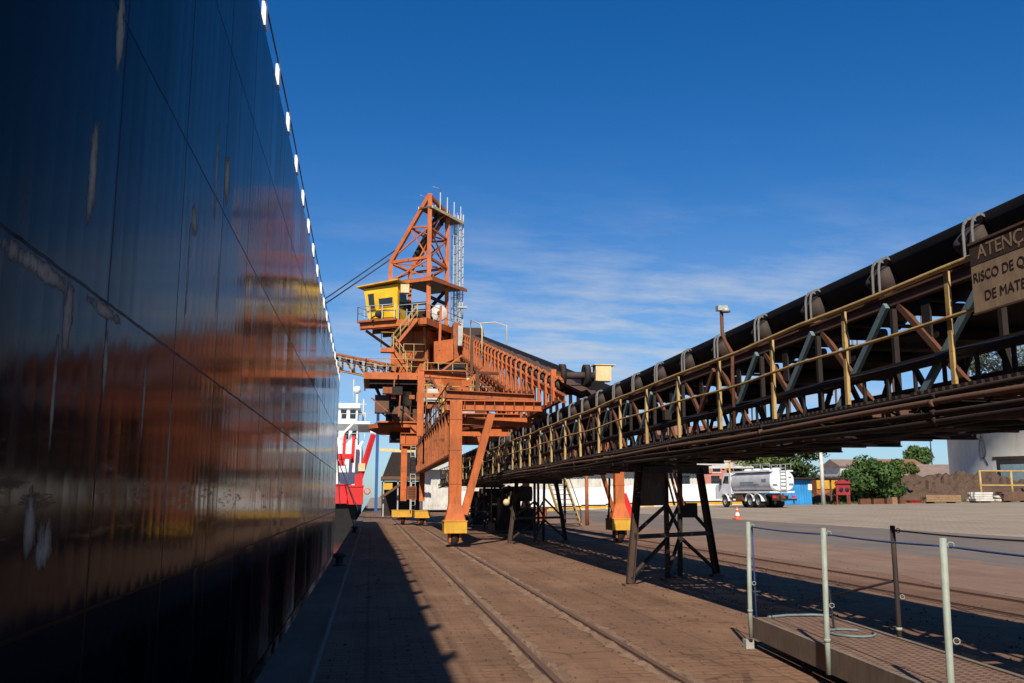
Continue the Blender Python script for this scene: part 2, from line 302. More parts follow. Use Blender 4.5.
# ------------------------------------------------------------------ ship hull alongside
def hull_mat():
    m, nt, b = nodes('glossy_dark_navy_hull'); p = position(nt); s = N(nt, 'ShaderNodeSeparateXYZ'); nt.links.new(p, s.inputs[0]); Y, Z = s.outputs[1], s.outputs[2]
    n1 = noise(nt, p, .5, 5); n2 = noise(nt, p, 7, 9, .75, (1, 1, .45)); wobn = noise(nt, p, 2.5, 5, .6); n4 = noise(nt, p, 1.2, 5, .6, (1, 2.2, .25))
    def line(co, period, off, w):
        a = math_(nt, 'ADD', math_(nt, 'DIVIDE', math_(nt, 'SUBTRACT', co, off), period), .5)
        return math_(nt, 'LESS_THAN', math_(nt, 'ABSOLUTE', math_(nt, 'MULTIPLY', math_(nt, 'SUBTRACT', math_(nt, 'FRACT', a), .5), period)), w)
    yv = math_(nt, 'ADD', Y, math_(nt, 'MULTIPLY', math_(nt, 'SUBTRACT', wobn, .5), .05)); zv = math_(nt, 'ADD', Z, math_(nt, 'MULTIPLY', math_(nt, 'SUBTRACT', wobn, .5), .04))
    seam = math_(nt, 'MAXIMUM', math_(nt, 'MAXIMUM', line(yv, 2.43, 7.25, .018), line(zv, 2.24, .95, .013)), math_(nt, 'MULTIPLY', line(yv, 1.215, 7.25, .006), .3))
    # scraped patches: (y, z, half length along y, half height)
    sc = None
    for (y0, z0, a, h) in ((7.05, 5.35, .15, .50), (6.65, 3.98, .12, .55), (6.36, 2.92, .12, .34), (5.75, 3.10, .75, .085), (7.2, 3.12, .55, .07), (6.22, 2.4, .05, .5), (7.3, 2.75, .07, .35), (10.1, 4.1, .07, .75), (10.3, 4.75, .22, .2), (11.5, 5.7, .10, .8), (12.3, 5.95, .3, .45), (6.0, 1.62, .13, .25), (6.25, 1.45, .2, .2), (9.68, 2.2, .05, .9), (8.55, 2.6, .05, .45), (12.0, 4.4, .08, .5)):
        d = math_(nt, 'ADD', math_(nt, 'POWER', math_(nt, 'DIVIDE', math_(nt, 'SUBTRACT', Y, y0), a), 2), math_(nt, 'POWER', math_(nt, 'DIVIDE', math_(nt, 'SUBTRACT', Z, z0), h), 2))
        v = math_(nt, 'SUBTRACT', 1, d, clamp=True); sc = v if sc is None else math_(nt, 'MAXIMUM', sc, v)
    scn = math_(nt, 'ADD', sc, math_(nt, 'MULTIPLY', math_(nt, 'SUBTRACT', n2, .56), 3.6)); worn = math_(nt, 'MULTIPLY', ramp(nt, scn, .18, .8), math_(nt, 'GREATER_THAN', sc, .02))
    halo = math_(nt, 'MULTIPLY', ramp(nt, scn, .12, .3), math_(nt, 'GREATER_THAN', sc, .02))
    streak = math_(nt, 'MULTIPLY', ramp(nt, n4, .60, .74), .5)
    # horizontal scuffs just above quay height, with a reflected light band painted in
    zb = math_(nt, 'EXPONENT', math_(nt, 'MULTIPLY', math_(nt, 'POWER', math_(nt, 'DIVIDE', math_(nt, 'SUBTRACT', Z, 1.75), .35), 2), -1))
    sn = noise(nt, p, 2.2, 7, .7, (1, .5, 5)); scuff_sheen = math_(nt, 'MULTIPLY', math_(nt, 'MULTIPLY', ramp(nt, sn, .54, .66), zb), .6)
    c = mix(nt, ramp(nt, n1, .3, .7), (.004, .0045, .007), (.007, .008, .014)); c = mix(nt, streak, c, (.012, .009, .009)); c = mix(nt, seam, c, (.006, .004, .004))
    c = mix(nt, scuff_sheen, c, (.06, .045, .04)); c = mix(nt, halo, c, (.025, .014, .010)); c = mix(nt, worn, c, mix(nt, ramp(nt, n2, .4, .7), (.60, .52, .38), (.22, .17, .12)))
    nt.links.new(c, b.inputs['Base Color'])
    r = math_(nt, 'MULTIPLY_ADD', n1, .12, .06); r = math_(nt, 'ADD', r, math_(nt, 'MULTIPLY', math_(nt, 'MAXIMUM', halo, math_(nt, 'MAXIMUM', scuff_sheen, streak)), .35)); r = math_(nt, 'ADD', r, math_(nt, 'MULTIPLY', worn, .3)); r = math_(nt, 'ADD', r, math_(nt, 'MULTIPLY', seam, .3)); nt.links.new(r, b.inputs['Roughness'])
    b.inputs['IOR'].default_value = 1.095
    # hungry-horse plating between frames plus weld lines
    wv = math_(nt, 'SINE', math_(nt, 'MULTIPLY', Y, 2 * math.pi / .655)); ww = math_(nt, 'MULTIPLY', math_(nt, 'MULTIPLY', math_(nt, 'ABSOLUTE', wv), ramp(nt, noise(nt, p, .35, 2, .5), .3, .7)), .0042)
    h = math_(nt, 'ADD', ww, math_(nt, 'MULTIPLY', noise(nt, p, .8, 3, .5, (1, 1, .5)), .012)); h = math_(nt, 'ADD', h, math_(nt, 'MULTIPLY', seam, .006)); h = math_(nt, 'ADD', h, math_(nt, 'MULTIPLY', worn, .004)); pf = math_(nt, 'DIVIDE', math_(nt, 'ADD', Y, .1), .81); wnz = N(nt, 'ShaderNodeTexWhiteNoise', noise_dimensions='2D'); cb = N(nt, 'ShaderNodeCombineXYZ'); nt.links.new(math_(nt, 'FLOOR', pf), cb.inputs[0]); nt.links.new(math_(nt, 'FLOOR', math_(nt, 'DIVIDE', math_(nt, 'SUBTRACT', Z, .95), 2.24)), cb.inputs[1]); nt.links.new(cb.outputs[0], wnz.inputs['Vector']); h = math_(nt, 'ADD', h, math_(nt, 'MULTIPLY', math_(nt, 'MULTIPLY', math_(nt, 'SUBTRACT', wnz.outputs['Value'], .5), math_(nt, 'FRACT', pf)), .06))
    n = N(nt, 'ShaderNodeBump', i_Strength=.34, i_Distance=1.0); nt.links.new(h, n.inputs['Height']); nt.links.new(n.outputs[0], b.inputs['Normal']); return m
M['hull'] = hull_mat()
HX = -2.0
def sheer(y):
    pts = [(-40, 9.72), (20, 9.66), (33, 9.12), (58, 8.42), (80, 8.1)]
    for (a, za), (b_, zb) in zip(pts, pts[1:]):
        if y <= b_: return za + (zb - za) * (y - a) / (b_ - a)
    return pts[-1][1]
def hx(y, z):   # ship side curves away at its far end
    return HX - (max(0, y - 54) / 4.6) ** 2.6 * (.25 + .75 * max(0, 1 - z / 9)) * .6
ship = thing('cargo_ship', (-6, 20, -2.2), 'towering glossy dark navy cargo ship hull moored along the quay', 'ship')
m = MB(); NY = 120; YS = [-22 + 80.6 * i / NY for i in range(NY + 1)]; NZ = 14
def pt(y, k, x=None):
    z = -2.6 + (sheer(y) + 2.6) * k / NZ; return (hx(y, z) if x is None else x, y, z)
vs = [pt(y, k) for y in YS for k in range(NZ + 1)]; n = NZ + 1
m.add(vs, [(i * n + k, (i + 1) * n + k, (i + 1) * n + k + 1, i * n + k + 1) for i in range(NY) for k in range(NZ)], True)
e = [pt(YS[-1], k) for k in range(NZ + 1)]; bk = [(-24, YS[-1] + 3, p[2]) for p in e]
m.add(e + bk, [(k, n + k, n + k + 1, k + 1) for k in range(NZ)], True)
m.add([pt(y, NZ) for y in YS] + [pt(y, NZ, -24) for y in YS], [(i, i + 1, NY + 2 + i, NY + 1 + i) for i in range(NY)])
m.add([pt(YS[0], 0), pt(YS[0], NZ), pt(YS[0], NZ, -24), pt(YS[0], 0, -24)], [(0, 1, 2, 3)])
hull = m.build('hull', M['hull'], ship)
k = MB(); k.tube([(hx(y, 9) - .02, y, sheer(y) + .56) for y in YS[::3]], .016, 6); k.build('hand_rail', M['brown_steel'], ship)
k = MB(); k.tube([(hx(y, 9) - .02, y, sheer(y) + .02) for y in YS[::3]], .02, 6); k.build('sheer_bar', M['deepblue'], ship)
y0 = 12.9 - 2.37 * 14; pr0 = None
for i in range(34):
    y = y0 + 2.37 * i
    if not -21 < y < 58.3: continue
    z = sheer(y); x = hx(y, 9) - .02
    if pr0 is None:
        b0 = MB(); b0.bx((x - .04, y, z + .06), (x + .035, y + .26, z + .50)); pr0 = (b0.build('rail_bracket', M['white'], ship, at=(x, y, z)), x, y, z)
    else: inst(pr0[0], (x - pr0[1], y - pr0[2], z - pr0[3]))

# ------------------------------------------------------------------ conveyor gallery
GY0, GY1 = -9.5, 72.0
gal = thing('conveyor_gallery', (6.9, 8, 2.4), 'long raised belt conveyor gallery with yellow handrail and grey truss braces', 'conveyor')
P = {}
def part(name, mb, mat, parent=None, at=None): return mb.build(name, M[mat] if isinstance(mat, str) else mat, parent or gal, at=at)
for x, z, w, h, nm in ((6.12, 4.07, .09, .15, 'stringer'), (7.75, 4.07, .09, .15, 'stringer'), (6.05, 2.67, .12, .18, 'bottom_chord'), (7.85, 2.67, .12, .18, 'bottom_chord')):
    part(nm, MB().ibeam((x, GY0, z), (x, GY1, z), w, h, .025), 'brown_steel' if nm == 'stringer' else 'dark_steel')
# belt: deep trough, carrying side, and sagging return strand
prof = [(6.25, 4.67), (6.33, 4.50), (6.44, 4.30), (6.60, 4.19), (6.95, 4.17), (7.30, 4.19), (7.45, 4.30), (7.56, 4.50), (7.64, 4.67)]
BEND = 27.5
m = MB(); yb = [GY0 + i * 1.2 for i in range(int((GY1 - GY0) / 1.2) + 1)]; t = .022
vs = [(x + (t if s and x < 6.95 else (-t if s else 0)), y, z + (t if s else 0)) for s in (0, 1) for y in yb for x, z in prof]; a = len(prof); tot = len(yb) * a
fs = [(i * a + j, (i + 1) * a + j, (i + 1) * a + j + 1, i * a + j + 1) for i in range(len(yb) - 1) for j in range(a - 1)]
m.add(vs, fs + [tuple(tot + q for q in reversed(f)) for f in fs] + [(i * a + j, tot + i * a + j, tot + (i + 1) * a + j, (i + 1) * a + j) for i in range(len(yb) - 1) for j in (0, a - 1)], True)
part('carrying_belt', m, 'belt')
m = MB(); m.grid(lambda u, v: (6.25 + 1.4 * v, GY0 + (GY1 - GY0) * u, 3.70 - .05 * abs(math.sin((GY0 + (GY1 - GY0) * u) * math.pi / 3.8))), 130, 2); m.grid(lambda u, v: (7.65 - 1.4 * v, GY0 + (GY1 - GY0) * u, 3.685 - .05 * abs(math.sin((GY0 + (GY1 - GY0) * u) * math.pi / 3.8))), 130, 2)
part('return_belt', m, 'belt')
m = MB()
for j in range(420):   # ore lying in the trough
    y = random.uniform(GY0, 60); 
m.grid(lambda u, v: (6.5 + .9 * v, GY0 + 38 * u, 4.24 + .16 * math.sin(math.pi * v) * (1 + .3 * math.sin(37 * u) + .25 * math.sin(91 * u + 5 * v))), 160, 6); part('ore_load', m, 'ore')
# idler sets every 1.8 m
first = None; i0 = 8.55
iy = [i0 + 1.82 * k for k in range(-9, 35)]
for y in iy:
    if first is None:
        m = MB()
        for sgn, xo, xi in ((1, 6.16, 6.40), (-1, 7.73, 7.49)):
            a_, b_ = Vector((xo + .06 * sgn, y + .215, 4.525)), Vector((xi + .05 * sgn, y + .215, 4.30))
            d = (b_ - a_).normalized(); m.tube([a_ - d * .02, a_, a_ + d * .02, b_, b_ + d * .02], [.11, .18, .20, .20, .16], 18)
        m.tube([(6.62, y + .10, 4.06), (7.28, y + .10, 4.06)], .09, 12)
        first = part('idler_rollers', m, 'roller', at=(6.95, y, 4.1))
        for s2 in (0, 1):
            h = MB()
            for yy in (y - .03, y + .12):
                X = (lambda q: q) if s2 == 0 else (lambda q: 13.89 - q)
                pts = [(X(6.10), yy, 4.12), (X(6.10), yy, 4.50), (X(6.115), yy, 4.585), (X(6.155), yy, 4.64), (X(6.21), yy, 4.665), (X(6.27), yy, 4.64)]
                for p_, q_ in zip(pts, pts[1:]): h.bar(p_, q_, .028, .012, (0, 1, 0))
            h.bx((X(6.10) - .024, y - .035, 4.14), (X(6.10) + .024, y + .125, 4.18)); h.build('hoop_bracket', M['hoop'], first, at=None)
        c = MB(); c.bar((6.05, y + .05, 4.185), (7.84, y + .05, 4.185), .12, .035); c.bx((6.04, y - .08, 4.17), (6.30, y + .22, 4.21)); c.build('base_plate', M['rust'], first)
        r_ = MB(); r_.tube([(6.2, y + .9, 3.57), (7.7, y + .9, 3.57)], .075, 12)
        for xx in (6.12, 7.75): r_.bx((xx - .012, y + .82, 3.46), (xx + .012, y + .98, 3.94))
        r_.build('return_roller', M['dark_steel'], first)
        y_first = y
    else:
        o = inst(first, (0, y - y_first, 0))
# truss bracing, one bay per idler spacing
d1 = d2 = v1 = None; cb = None; bays = [8.1 + 1.9 * k for k in range(-9, 33)]
for i, y in enumerate(bays):
    if d1 is None:
        y1 = y
        v1 = part('truss_post', MB().bar((6.05, y, 2.75), (6.05, y, 3.94), .06, .06), 'dark_steel', at=(6.05, y, 2.75))
        d1 = part('truss_brace', MB().bar((6.0, y + 1.5, 2.74), (6.0, y + .05, 3.99), .09, .05, (1, 0, 0)), 'grey_blue', at=(6, y, 2.7))
        d2 = part('truss_brace', MB().bar((6.1, y + .5, 2.74), (6.1, y + 1.85, 3.98), .075, .05, (1, 0, 0)), 'rust', at=(6.1, y, 2.7))
        e1 = part('far_brace', MB().bar((7.9, y, 2.72), (7.9, y + .95, 3.96), .09, .05, (1, 0, 0)).bar((7.84, y + 1.9, 2.72), (7.84, y + .95, 3.96), .09, .05, (1, 0, 0)), 'dark_steel', at=(7.9, y, 2.7))
        cb = part('cross_beam', MB().ibeam((5.02, y, 2.60), (8.32, y, 2.60), .10, .13, .02), 'dark_steel', at=(6.8, y, 2.60))
        MB().bar((6.05, y + .05, 2.56), (7.85, y + 1.85, 2.56), .07, .03).bar((7.85, y + .05, 2.59), (6.05, y + 1.85, 2.59), .07, .02).build('wind_brace', M['rust'], cb)
        MB().bar((5.12, y + .95, 2.61), (8.25, y + .95, 2.61), .06, .08).build('joist', M['brown_steel'], cb)
    else:
        dl = (0, y - y1, 0); inst(v1, dl); inst(e1, dl); inst(cb, dl)
        o = inst(d1, dl); o2 = inst(d2, dl)
        if i % 5 == 3: o.data = o.data.copy(); o.data.materials[0] = M['rust']
# walkway gratings both sides: bearing bars over joists, with gaps
for x0, x1, sy in ((5.06, 5.98, .11), (7.92, 8.3, .16)):
    m = MB(); y = GY0
    while y < GY1:
        if random.random() > .05: m.bx((x0, y, 2.70), (x1, y + sy * .62, 2.73))
        y += sy
    m.bx((x0, GY0, 2.655), (x0 + .05, GY1, 2.698)); m.bx((x1 - .05, GY0, 2.655), (x1, GY1, 2.698)); part('walkway_grating', m, 'dark_steel')
m = MB()
for y in [GY0 + i * 1.9 for i in range(43)]:
    for k in range(3):
        if random.random() < .45: xx = random.uniform(6.1, 7.3); yy = y + random.uniform(0, 1.5); m.bx((xx, yy, 2.655), (xx + random.uniform(.3, .6), yy + random.uniform(.2, .7), 2.67))
part('spill_plate', m, 'dark_steel')
# pipes along the walkway edge
for x, z, r_, mt in ((5.02, 2.655, .024, 'dark_steel'), (5.0, 2.585, .03, 'brown_steel'), (5.0, 2.50, .022, 'dark_steel'), (5.02, 2.43, .032, 'dark_steel'), (5.10, 2.50, .025, 'dark_steel'), (5.5, 2.49, .035, 'dark_steel')):
    m = MB(); m.tube([(x + .012 * math.sin(y * 1.3 + z * 9), y, z + .014 * math.sin(y * .8 + z * 20)) for y in [GY0 + i * 1.3 for i in range(63)]], r_, 8)
    for y in [GY0 + 2 + i * 3.8 for i in range(21)]: m.tube([(x, y, z), (x, y + .06, z)], r_ * 1.2, 8)
    part('service_pipe', m, mt)
m = MB()
for q_ in range(6):   # drooping cables under the edge
    pts = []; 
    for i in range(90):
        y = 3 + i * .6; pts.append((5.25 + .12 * q_ + .05 * math.sin(y + q_), y, 2.53 - .07 * abs(math.sin(y * math.pi / (2.4 + .5 * q_))) - .02 * q_))
    m.tube(pts, .016, 5)
part('cable_run', m, 'cable')
# spilled ore on the deck, cable tray, boxes and loose lengths that clutter the gallery
r = random.Random(91); m = MB()
for i in range(95):
    x, y = r.uniform(6.15, 7.7), r.uniform(2, 45); s_ = r.uniform(.15, .5); n_ = 7; vs = [(x + s_ * .6 * math.cos(a * .9) * r.uniform(.6, 1.1), y + s_ * 1.3 * math.sin(a * .9) * r.uniform(.6, 1.1), 2.735) for a in range(n_)] + [(x, y, 2.735 + s_ * r.uniform(.15, .4))]
    m.add(vs, [(a, (a + 1) % n_, n_) for a in range(n_)])
tag(part('spilled_ore', m, 'ore'), kind='stuff')
m = MB(); m.bx((5.93, GY0, 3.17), (5.94, GY1, 3.27)); m.bx((5.93, GY0, 3.16), (6.02, GY1, 3.17)); part('cable_tray', m, 'dark_steel')
for q_ in range(3): part('tray_cable', MB().tube([(5.98 - .03 * q_, y, 3.2 + .03 * q_ - .05 * abs(math.sin(y * (.7 + .2 * q_)))) for y in [GY0 + i * .7 for i in range(110)]], .014, 5), 'cable')
for y, z in ((18.2, 3.3), (24.0, 3.4), (31, 3.4)): part('pull_switch', MB().bx((5.86, y, z), (6.0, y + .16, z + .2)).tube([(5.93, y + .08, z), (5.93, y + .08, 2.75)], .012, 5), r.choice(('brown_steel', 'rust', 'dark_steel')))
part('far_pipe', MB().tube([(7.98, GY0, 3.3), (7.98, GY1, 3.3)], .06, 8), 'rust'); part('far_pipe', MB().tube([(8.02, GY0, 3.02), (8.02, GY1, 3.02)], .035, 8), 'dark_steel')
for i in range(26): y = 5 + i * 1.6 + r.uniform(-.5, .5); x = r.uniform(5.0, 5.3); part('loose_cable_loop', MB().tube([(x, y, 2.6), (x + .02, y + .25, 2.52 - r.uniform(.02, .12)), (x, y + .6, 2.6)], .012, 5), 'cable')
# handrail of the near walkway
py = [7.55 + 1.9 * k for k in range(-8, 34)]; ppost = None
for y in py:
    if ppost is None:
        py0 = y; m = MB(); m.bx((5.10, y - .028, 2.74), (5.112, y + .028, 3.78)); m.bx((5.113, y + .016, 2.74), (5.16, y + .028, 3.78)); ppost = part('handrail_post', m, 'yellow_rail', at=(5.11, y, 2.74))
    else: inst(ppost, (0, y - py0, 0)).rotation_euler.y = random.uniform(-.015, .015)
def rail(z, r_, mt, nm, sag=.02, x=5.09):
    m = MB(); pts = []
    for y in [GY0 + i * .95 for i in range(86)]: pts.append((x + .008 * math.sin(y * 2.2), y, z + sag * math.sin(y * 1.1) * math.sin(y * .37)))
    m.tube(pts, r_, 7); return part(nm, m, mt)
rail(3.79, .026, 'yellow_rail', 'top_rail'); rail(3.33, .018, 'yellow_rail', 'mid_rail', .025)
tr = rail(3.02, .03, 'dark_steel', 'toe_rail', .01, 5.2)
bal = MB().bx((5.185, 5.9, 2.74), (5.215, 5.93, 3.0)).build('baluster', M['dark_steel'], tr)
for i in range(1, 95): inst(bal, (0, .475 * i, 0))
m = MB(); y = GY0
while y < GY1:
    if not 5.6 < y < 50.6: m.bx((5.185, y, 2.74), (5.215, y + .03, 3.0))
    y += .475
tag(m.build('baluster', M['dark_steel'], tr), kind='stuff')
m = MB(); m.tube([(8.28, GY0, 3.72), (8.28, GY1, 3.72)], .02, 6)
for y in bays: m.bx((8.265, y, 2.74), (8.295, y + .03, 3.72))
part('far_handrail', m, 'brown_steel')

# warning sign wired to the handrail
def text_mesh(txt, size, off=.0):
    cu = bpy.data.curves.new('t', 'FONT'); cu.body = txt; cu.size = size; cu.extrude = .0006; cu.offset = off
    o = bpy.data.objects.new('t', cu); COL.objects.link(o); dg = bpy.context.evaluated_depsgraph_get(); me = bpy.data.meshes.new_from_object(o.evaluated_get(dg)); bpy.data.objects.remove(o); return me
sg = thing('warning_sign', (5.03, 6.5, 3.57), 'tan and brown warning board reading ATENÇÃO wired to the conveyor handrail', 'sign')
MB().bx((5.03, 5.72, 3.285), (5.045, 7.08, 3.69)).build('sign_board', M['signplate'], sg)
MB().bx((5.028, 5.72, 3.694), (5.045, 7.08, 3.875)).build('header_band', M['signband'], sg)
m = MB(); m.bx((5.02, 5.71, 3.875), (5.05, 7.09, 3.895)); m.bx((5.02, 5.71, 3.27), (5.05, 7.09, 3.285)); m.build('sign_frame', M['brown_steel'], sg)
def letters(txt, size, ystart, z, mat, name, off=0, sx_=1.0, xx=5.026):
    me = text_mesh(txt, size, off); me.name = name; o = bpy.data.objects.new(name, me); COL.objects.link(o); me.materials.clear(); me.materials.append(mat); o.parent = sg
    o.matrix_local = Matrix(((0, 0, -1, xx - 5.03), (-sx_, 0, 0, ystart - 6.5), (0, 1, 0, z - 3.57), (0, 0, 0, 1))); return o
dk = paint('dark_lettering', (.035, .02, .014), .7, 0, .2, 5, bumps=0); lt = paint('tan_lettering', (.36, .25, .16), .7, .1, .3, 5, bumps=0)
letters('ATENÇÃO', .165, 6.98, 3.735, lt, 'header_text', .001, 1.06)
letters('RISCO DE QUEDA', .118, 7.06, 3.545, dk, 'text_line', .0, 1.0, 5.0275); letters('DE MATERIAL', .118, 6.93, 3.37, dk, 'text_line', .0, 1.05, 5.0275)
# floodlight on a bent pole fixed to the gallery
fl = thing('flood_light', (5.55, 14.05, 2.75), 'small floodlight on a bent rusty pole rising above the conveyor belt', 'floodlight')
m = MB(); m.tube([(5.62, 13.95, 2.75), (5.62, 13.95, 3.7), (5.62, 13.92, 4.0), (5.55, 14.02, 4.2), (5.52, 14.06, 4.35), (5.52, 14.06, 4.7)], .03, 8); m.build('bent_pole', M['rust'], fl)
m = MB(); m.box((5.52, 14.05, 4.75), (.16, .12, .08)); m.lathe((5.57, 14.0, 4.71), [(.02, .05), (.06, .03), (.075, -.03), (.0, -.03)], 12); m.build('lamp_head', M['galv'], fl)

# ------------------------------------------------------------------ trestles under the gallery (skewed bents)
def trestle(dy, label, box):
    A, B, C, D = Vector((5.15, 18.53 + dy, 0)), Vector((6.32, 19.73 + dy, 0)), Vector((6.74, 20.17 + dy, 0)), Vector((7.72, 20.56 + dy, 0)); T = 2.38
    t = thing('conveyor_trestle', (6.4, 19.6 + dy, 0), label, 'trestle', 'steel trestles carrying the conveyor')
    tA, tB, tC, tD = Vector((5.5, 18.9 + dy, T)), Vector((6.32, 19.7 + dy, T)), Vector((6.78, 20.1 + dy, T)), Vector((7.28, 20.25 + dy, T))
    for p_, q_ in ((A, tA), (D, tD)): MB().ibeam(p_ + Vector((0, 0, .05)), q_, .14, .14, .016, (1, 0, 0)).build('leg', M['dark_brown'], t)
    for p_, q_ in ((B, tB), (C, tC)): MB().bar(p_, q_, .09, .09).build('post', M['dark_steel'], t)
    z = lambda a, ta, k: a + (ta - a) * k
    MB().bar(z(A, tA, .40), z(D, tD, .40), .09, .09).build('tie_bar', M['dark_steel'], t)
    MB().bar(z(A, tA, .06), z(B, tB, .36), .08, .05).build('diagonal_brace', M['dark_steel'], t); MB().bar(z(D, tD, .06), z(C, tC, .37), .08, .05).build('diagonal_brace', M['dark_steel'], t)
    MB().bar(z(A, tA, .42), z(B, tB, .66), .07, .05).build('diagonal_brace', M['dark_steel'], t); MB().bar(z(B, tB, .42), z(C, tC, .68), .06, .05).build('diagonal_brace', M['dark_steel'], t); MB().bar(z(C, tC, .42), z(B, tB, .68), .06, .05).build('diagonal_brace', M['dark_steel'], t); MB().bar(z(B, tB, .05), z(C, tC, .38), .06, .05).build('diagonal_brace', M['dark_steel'], t)
    MB().bar(z(C, tC, .72), z(D, tD, .42), .07, .05).build('diagonal_brace', M['dark_steel'], t)
    MB().ibeam(tA + Vector((-.3, -.3, -.02)), tD + Vector((.3, .2, -.02)), .18, .2, .02).build('cap_beam', M['dark_steel'], t)
    for p_ in (A, B, C, D): MB().box(p_ + Vector((0, 0, .02)), (.26, .26, .04)).build('foot_plate', M['brown_steel'], t)
    if box:
        m = MB(); a0, a1 = z(A, tA, .66), z(B, tB, .66); b0, b1 = z(A, tA, .97), z(B, tB, .97); m.sheet(a0 + Vector((.08, 0, 0)), a1, b1, b0, .03); m.build('gusset_plate', M['dark_brown'], t)
        m = MB(); 
        for q_ in (.15, .42, .7): m.bar(z(b1, b0, q_ * .6) + Vector((.35, .3, -.05)), z(a1, a0, q_ * .6) + Vector((.55, .3, .0)), .10, .04)
        m.build('stiffener', M['orange_dusty'], t)
        m = MB(); m.bx((6.85, 20.15 + dy, 1.30), (7.18, 20.4 + dy, 1.62)); m.build('junction_box', M['dark_steel'], t)
    return t
trestle(0, 'dark steel trestle with a plate box, nearest conveyor support with four feet', True)
trestle(16.6, 'dark steel trestle beside the metal stair under the conveyor', False)
trestle(33, 'dark trestle under the conveyor just behind the orange front leg', False)
trestle(-17.5, 'dark steel trestle behind the gangway foot', True)
# stray hose hanging from the first trestle to the crane leg
m = MB(); pts = []
for i in range(25):
    u = i / 24; pts.append((7.2 + 1.75 * u, 28 + 7.2 * u, 2.3 - 3.6 * u + 2.35 * u * u + .0)) 
m.tube([(p[0], p[1], max(.35, p[2])) for p in pts], .035, 7); tag(m.build('power_hose', M['cable'], at=pts[0]), 'thick black cable looping from the conveyor down to the right crane leg', 'cable')

# ------------------------------------------------------------------ gangway
gw = thing('gangway', (4.5, 8, .2), 'low ship gangway with pale green posts, blue ropes and rusty chequered deck', 'gangway')
GA, GB = Vector((4.50, 10.85, 0)), Vector((3.86, 3.3, 0)); GW = Vector((.93, -.08, 0))
def gp(u, v, z): p_ = GA + (GB - GA) * u + GW * v; return Vector((p_.x, p_.y, z))
for v in (0, 1): MB().bar(gp(0, v, .24), gp(1, v, .24), .05, .235).build('side_beam', M['timber_dark'], gw)
def deck_mat():
    m, nt, b = nodes('rusty_chequer_plate'); p = position(nt); n2 = noise(nt, p, 6, 7, .7); c = mix(nt, ramp(nt, n2, .35, .7), (.24, .145, .095), (.15, .09, .06))
    mp = N(nt, 'ShaderNodeMapping'); mp.inputs['Rotation'].default_value = (0, 0, R(45)); mp.inputs['Scale'].default_value = (1, 1, 1); nt.links.new(p, mp.inputs[0])
    ck = N(nt, 'ShaderNodeTexBrick', i_Scale=1.0, offset=.5); ck.inputs['Color1'].default_value = (1, 1, 1, 1); ck.inputs['Color2'].default_value = (1, 1, 1, 1); ck.inputs['Mortar'].default_value = (0, 0, 0, 1)
    ck.inputs['Brick Width'].default_value = .11; ck.inputs['Row Height'].default_value = .075; ck.inputs['Mortar Size'].default_value = .018; nt.links.new(mp.outputs[0], ck.inputs['Vector'])
    c = mix(nt, .75, c, mix(nt, ck.outputs[0], (.40, .36, .34), (1.35, 1.3, 1.25)), 'MULTIPLY'); nt.links.new(c, b.inputs['Base Color']); b.inputs['Roughness'].default_value = .75; bump(nt, b, ck.outputs[0], .8, .006); return m
m = MB(); m.sheet(gp(0, .02, .43), gp(1, .02, .43), gp(1, .98, .43), gp(0, .98, .43), .01); m = MB(); a_, b_, c_, d_ = gp(0, .04, .335), gp(1, .04, .335), gp(1, .96, .335), gp(0, .96, .335); m.prism([a_, b_, c_, d_], (0, 0, 0), (0, 0, .012)); m.build('chequer_deck', deck_mat(), gw)
MB().bar(gp(-.004, -.02, .235), gp(-.004, 1.02, .235), .04, .2).build('end_beam', M['dark_steel'], gw)
for v in (0, 1): MB().box(gp(.004, v - .075, .05), (.10, .10, .1)).build('support_foot', M['galv'], gw)
def stanchion(u, v, mt, off):
    b0 = gp(u, v, .13) + Vector((off, 0, 0)); m = MB(); lean = Vector((.02 if v == 0 else .0, 0, 0)); top = b0 + Vector((0, 0, 1.33)) + lean
    m.tube([b0, b0 + Vector((0, 0, .33)), top], .026, 10); s_ = m.build('stanchion', M[mt], gw)
    for zz in (.62, 1.28):
        k = MB()
        c0 = b0.lerp(top, zz / 1.33) + Vector((.04, -.03, 0)); k.tube([c0 + Vector((.017 * math.cos(t_), -.013 * math.cos(t_), .021 * math.sin(t_))) for t_ in [i * math.pi / 6 for i in range(13)]], .005, 5); k.build('eyelet', M['mint'], s_)
    MB().tube([b0 + Vector((0, 0, .29)), b0 + Vector((0, 0, .32))], .031, 10).build('collar', M['mint'], s_)
    return top
tl = [stanchion(u, 0, 'mint', -.065) for u in (.016, .316, .604, .84, .98)]; trr = [stanchion(u, 1, 'dark_steel', .03) for u in (.225, .57, .80, .97)]
def ropeline(tops, mt, dz, name):
    m = MB(); pts = []
    for p_, q_ in zip(tops, tops[1:]):
        for i in range(9): w = i / 8; pts.append(p_.lerp(q_, w) + Vector((.035, 0, dz - .012 * math.sin(math.pi * w))))
    m.tube(pts, .0085, 6); return m.build(name, M[mt], gw)
ropeline(tl, 'rope', -.06, 'blue_rope'); ropeline(trr, 'cable', -.05, 'dark_rope')
m = MB(); m.tube([tl[0] + Vector((.04, -.01, -.06)), tl[0] + Vector((.045, -.01, -.5)), tl[0] + Vector((.05, -.01, -1.18))], .010, 6); m.build('rope_tail', M['rope'], gw)
m = MB(); m.tube([trr[0] + Vector((0, 0, -.55)), trr[0] + Vector((.0, 1.9, -.95))], .014, 6); m.tube([gp(.12, .62, .75), gp(.13, .62, .37), gp(.16, .55, .355)], .012, 6); m.build('stay_rope', M['cable'], gw)
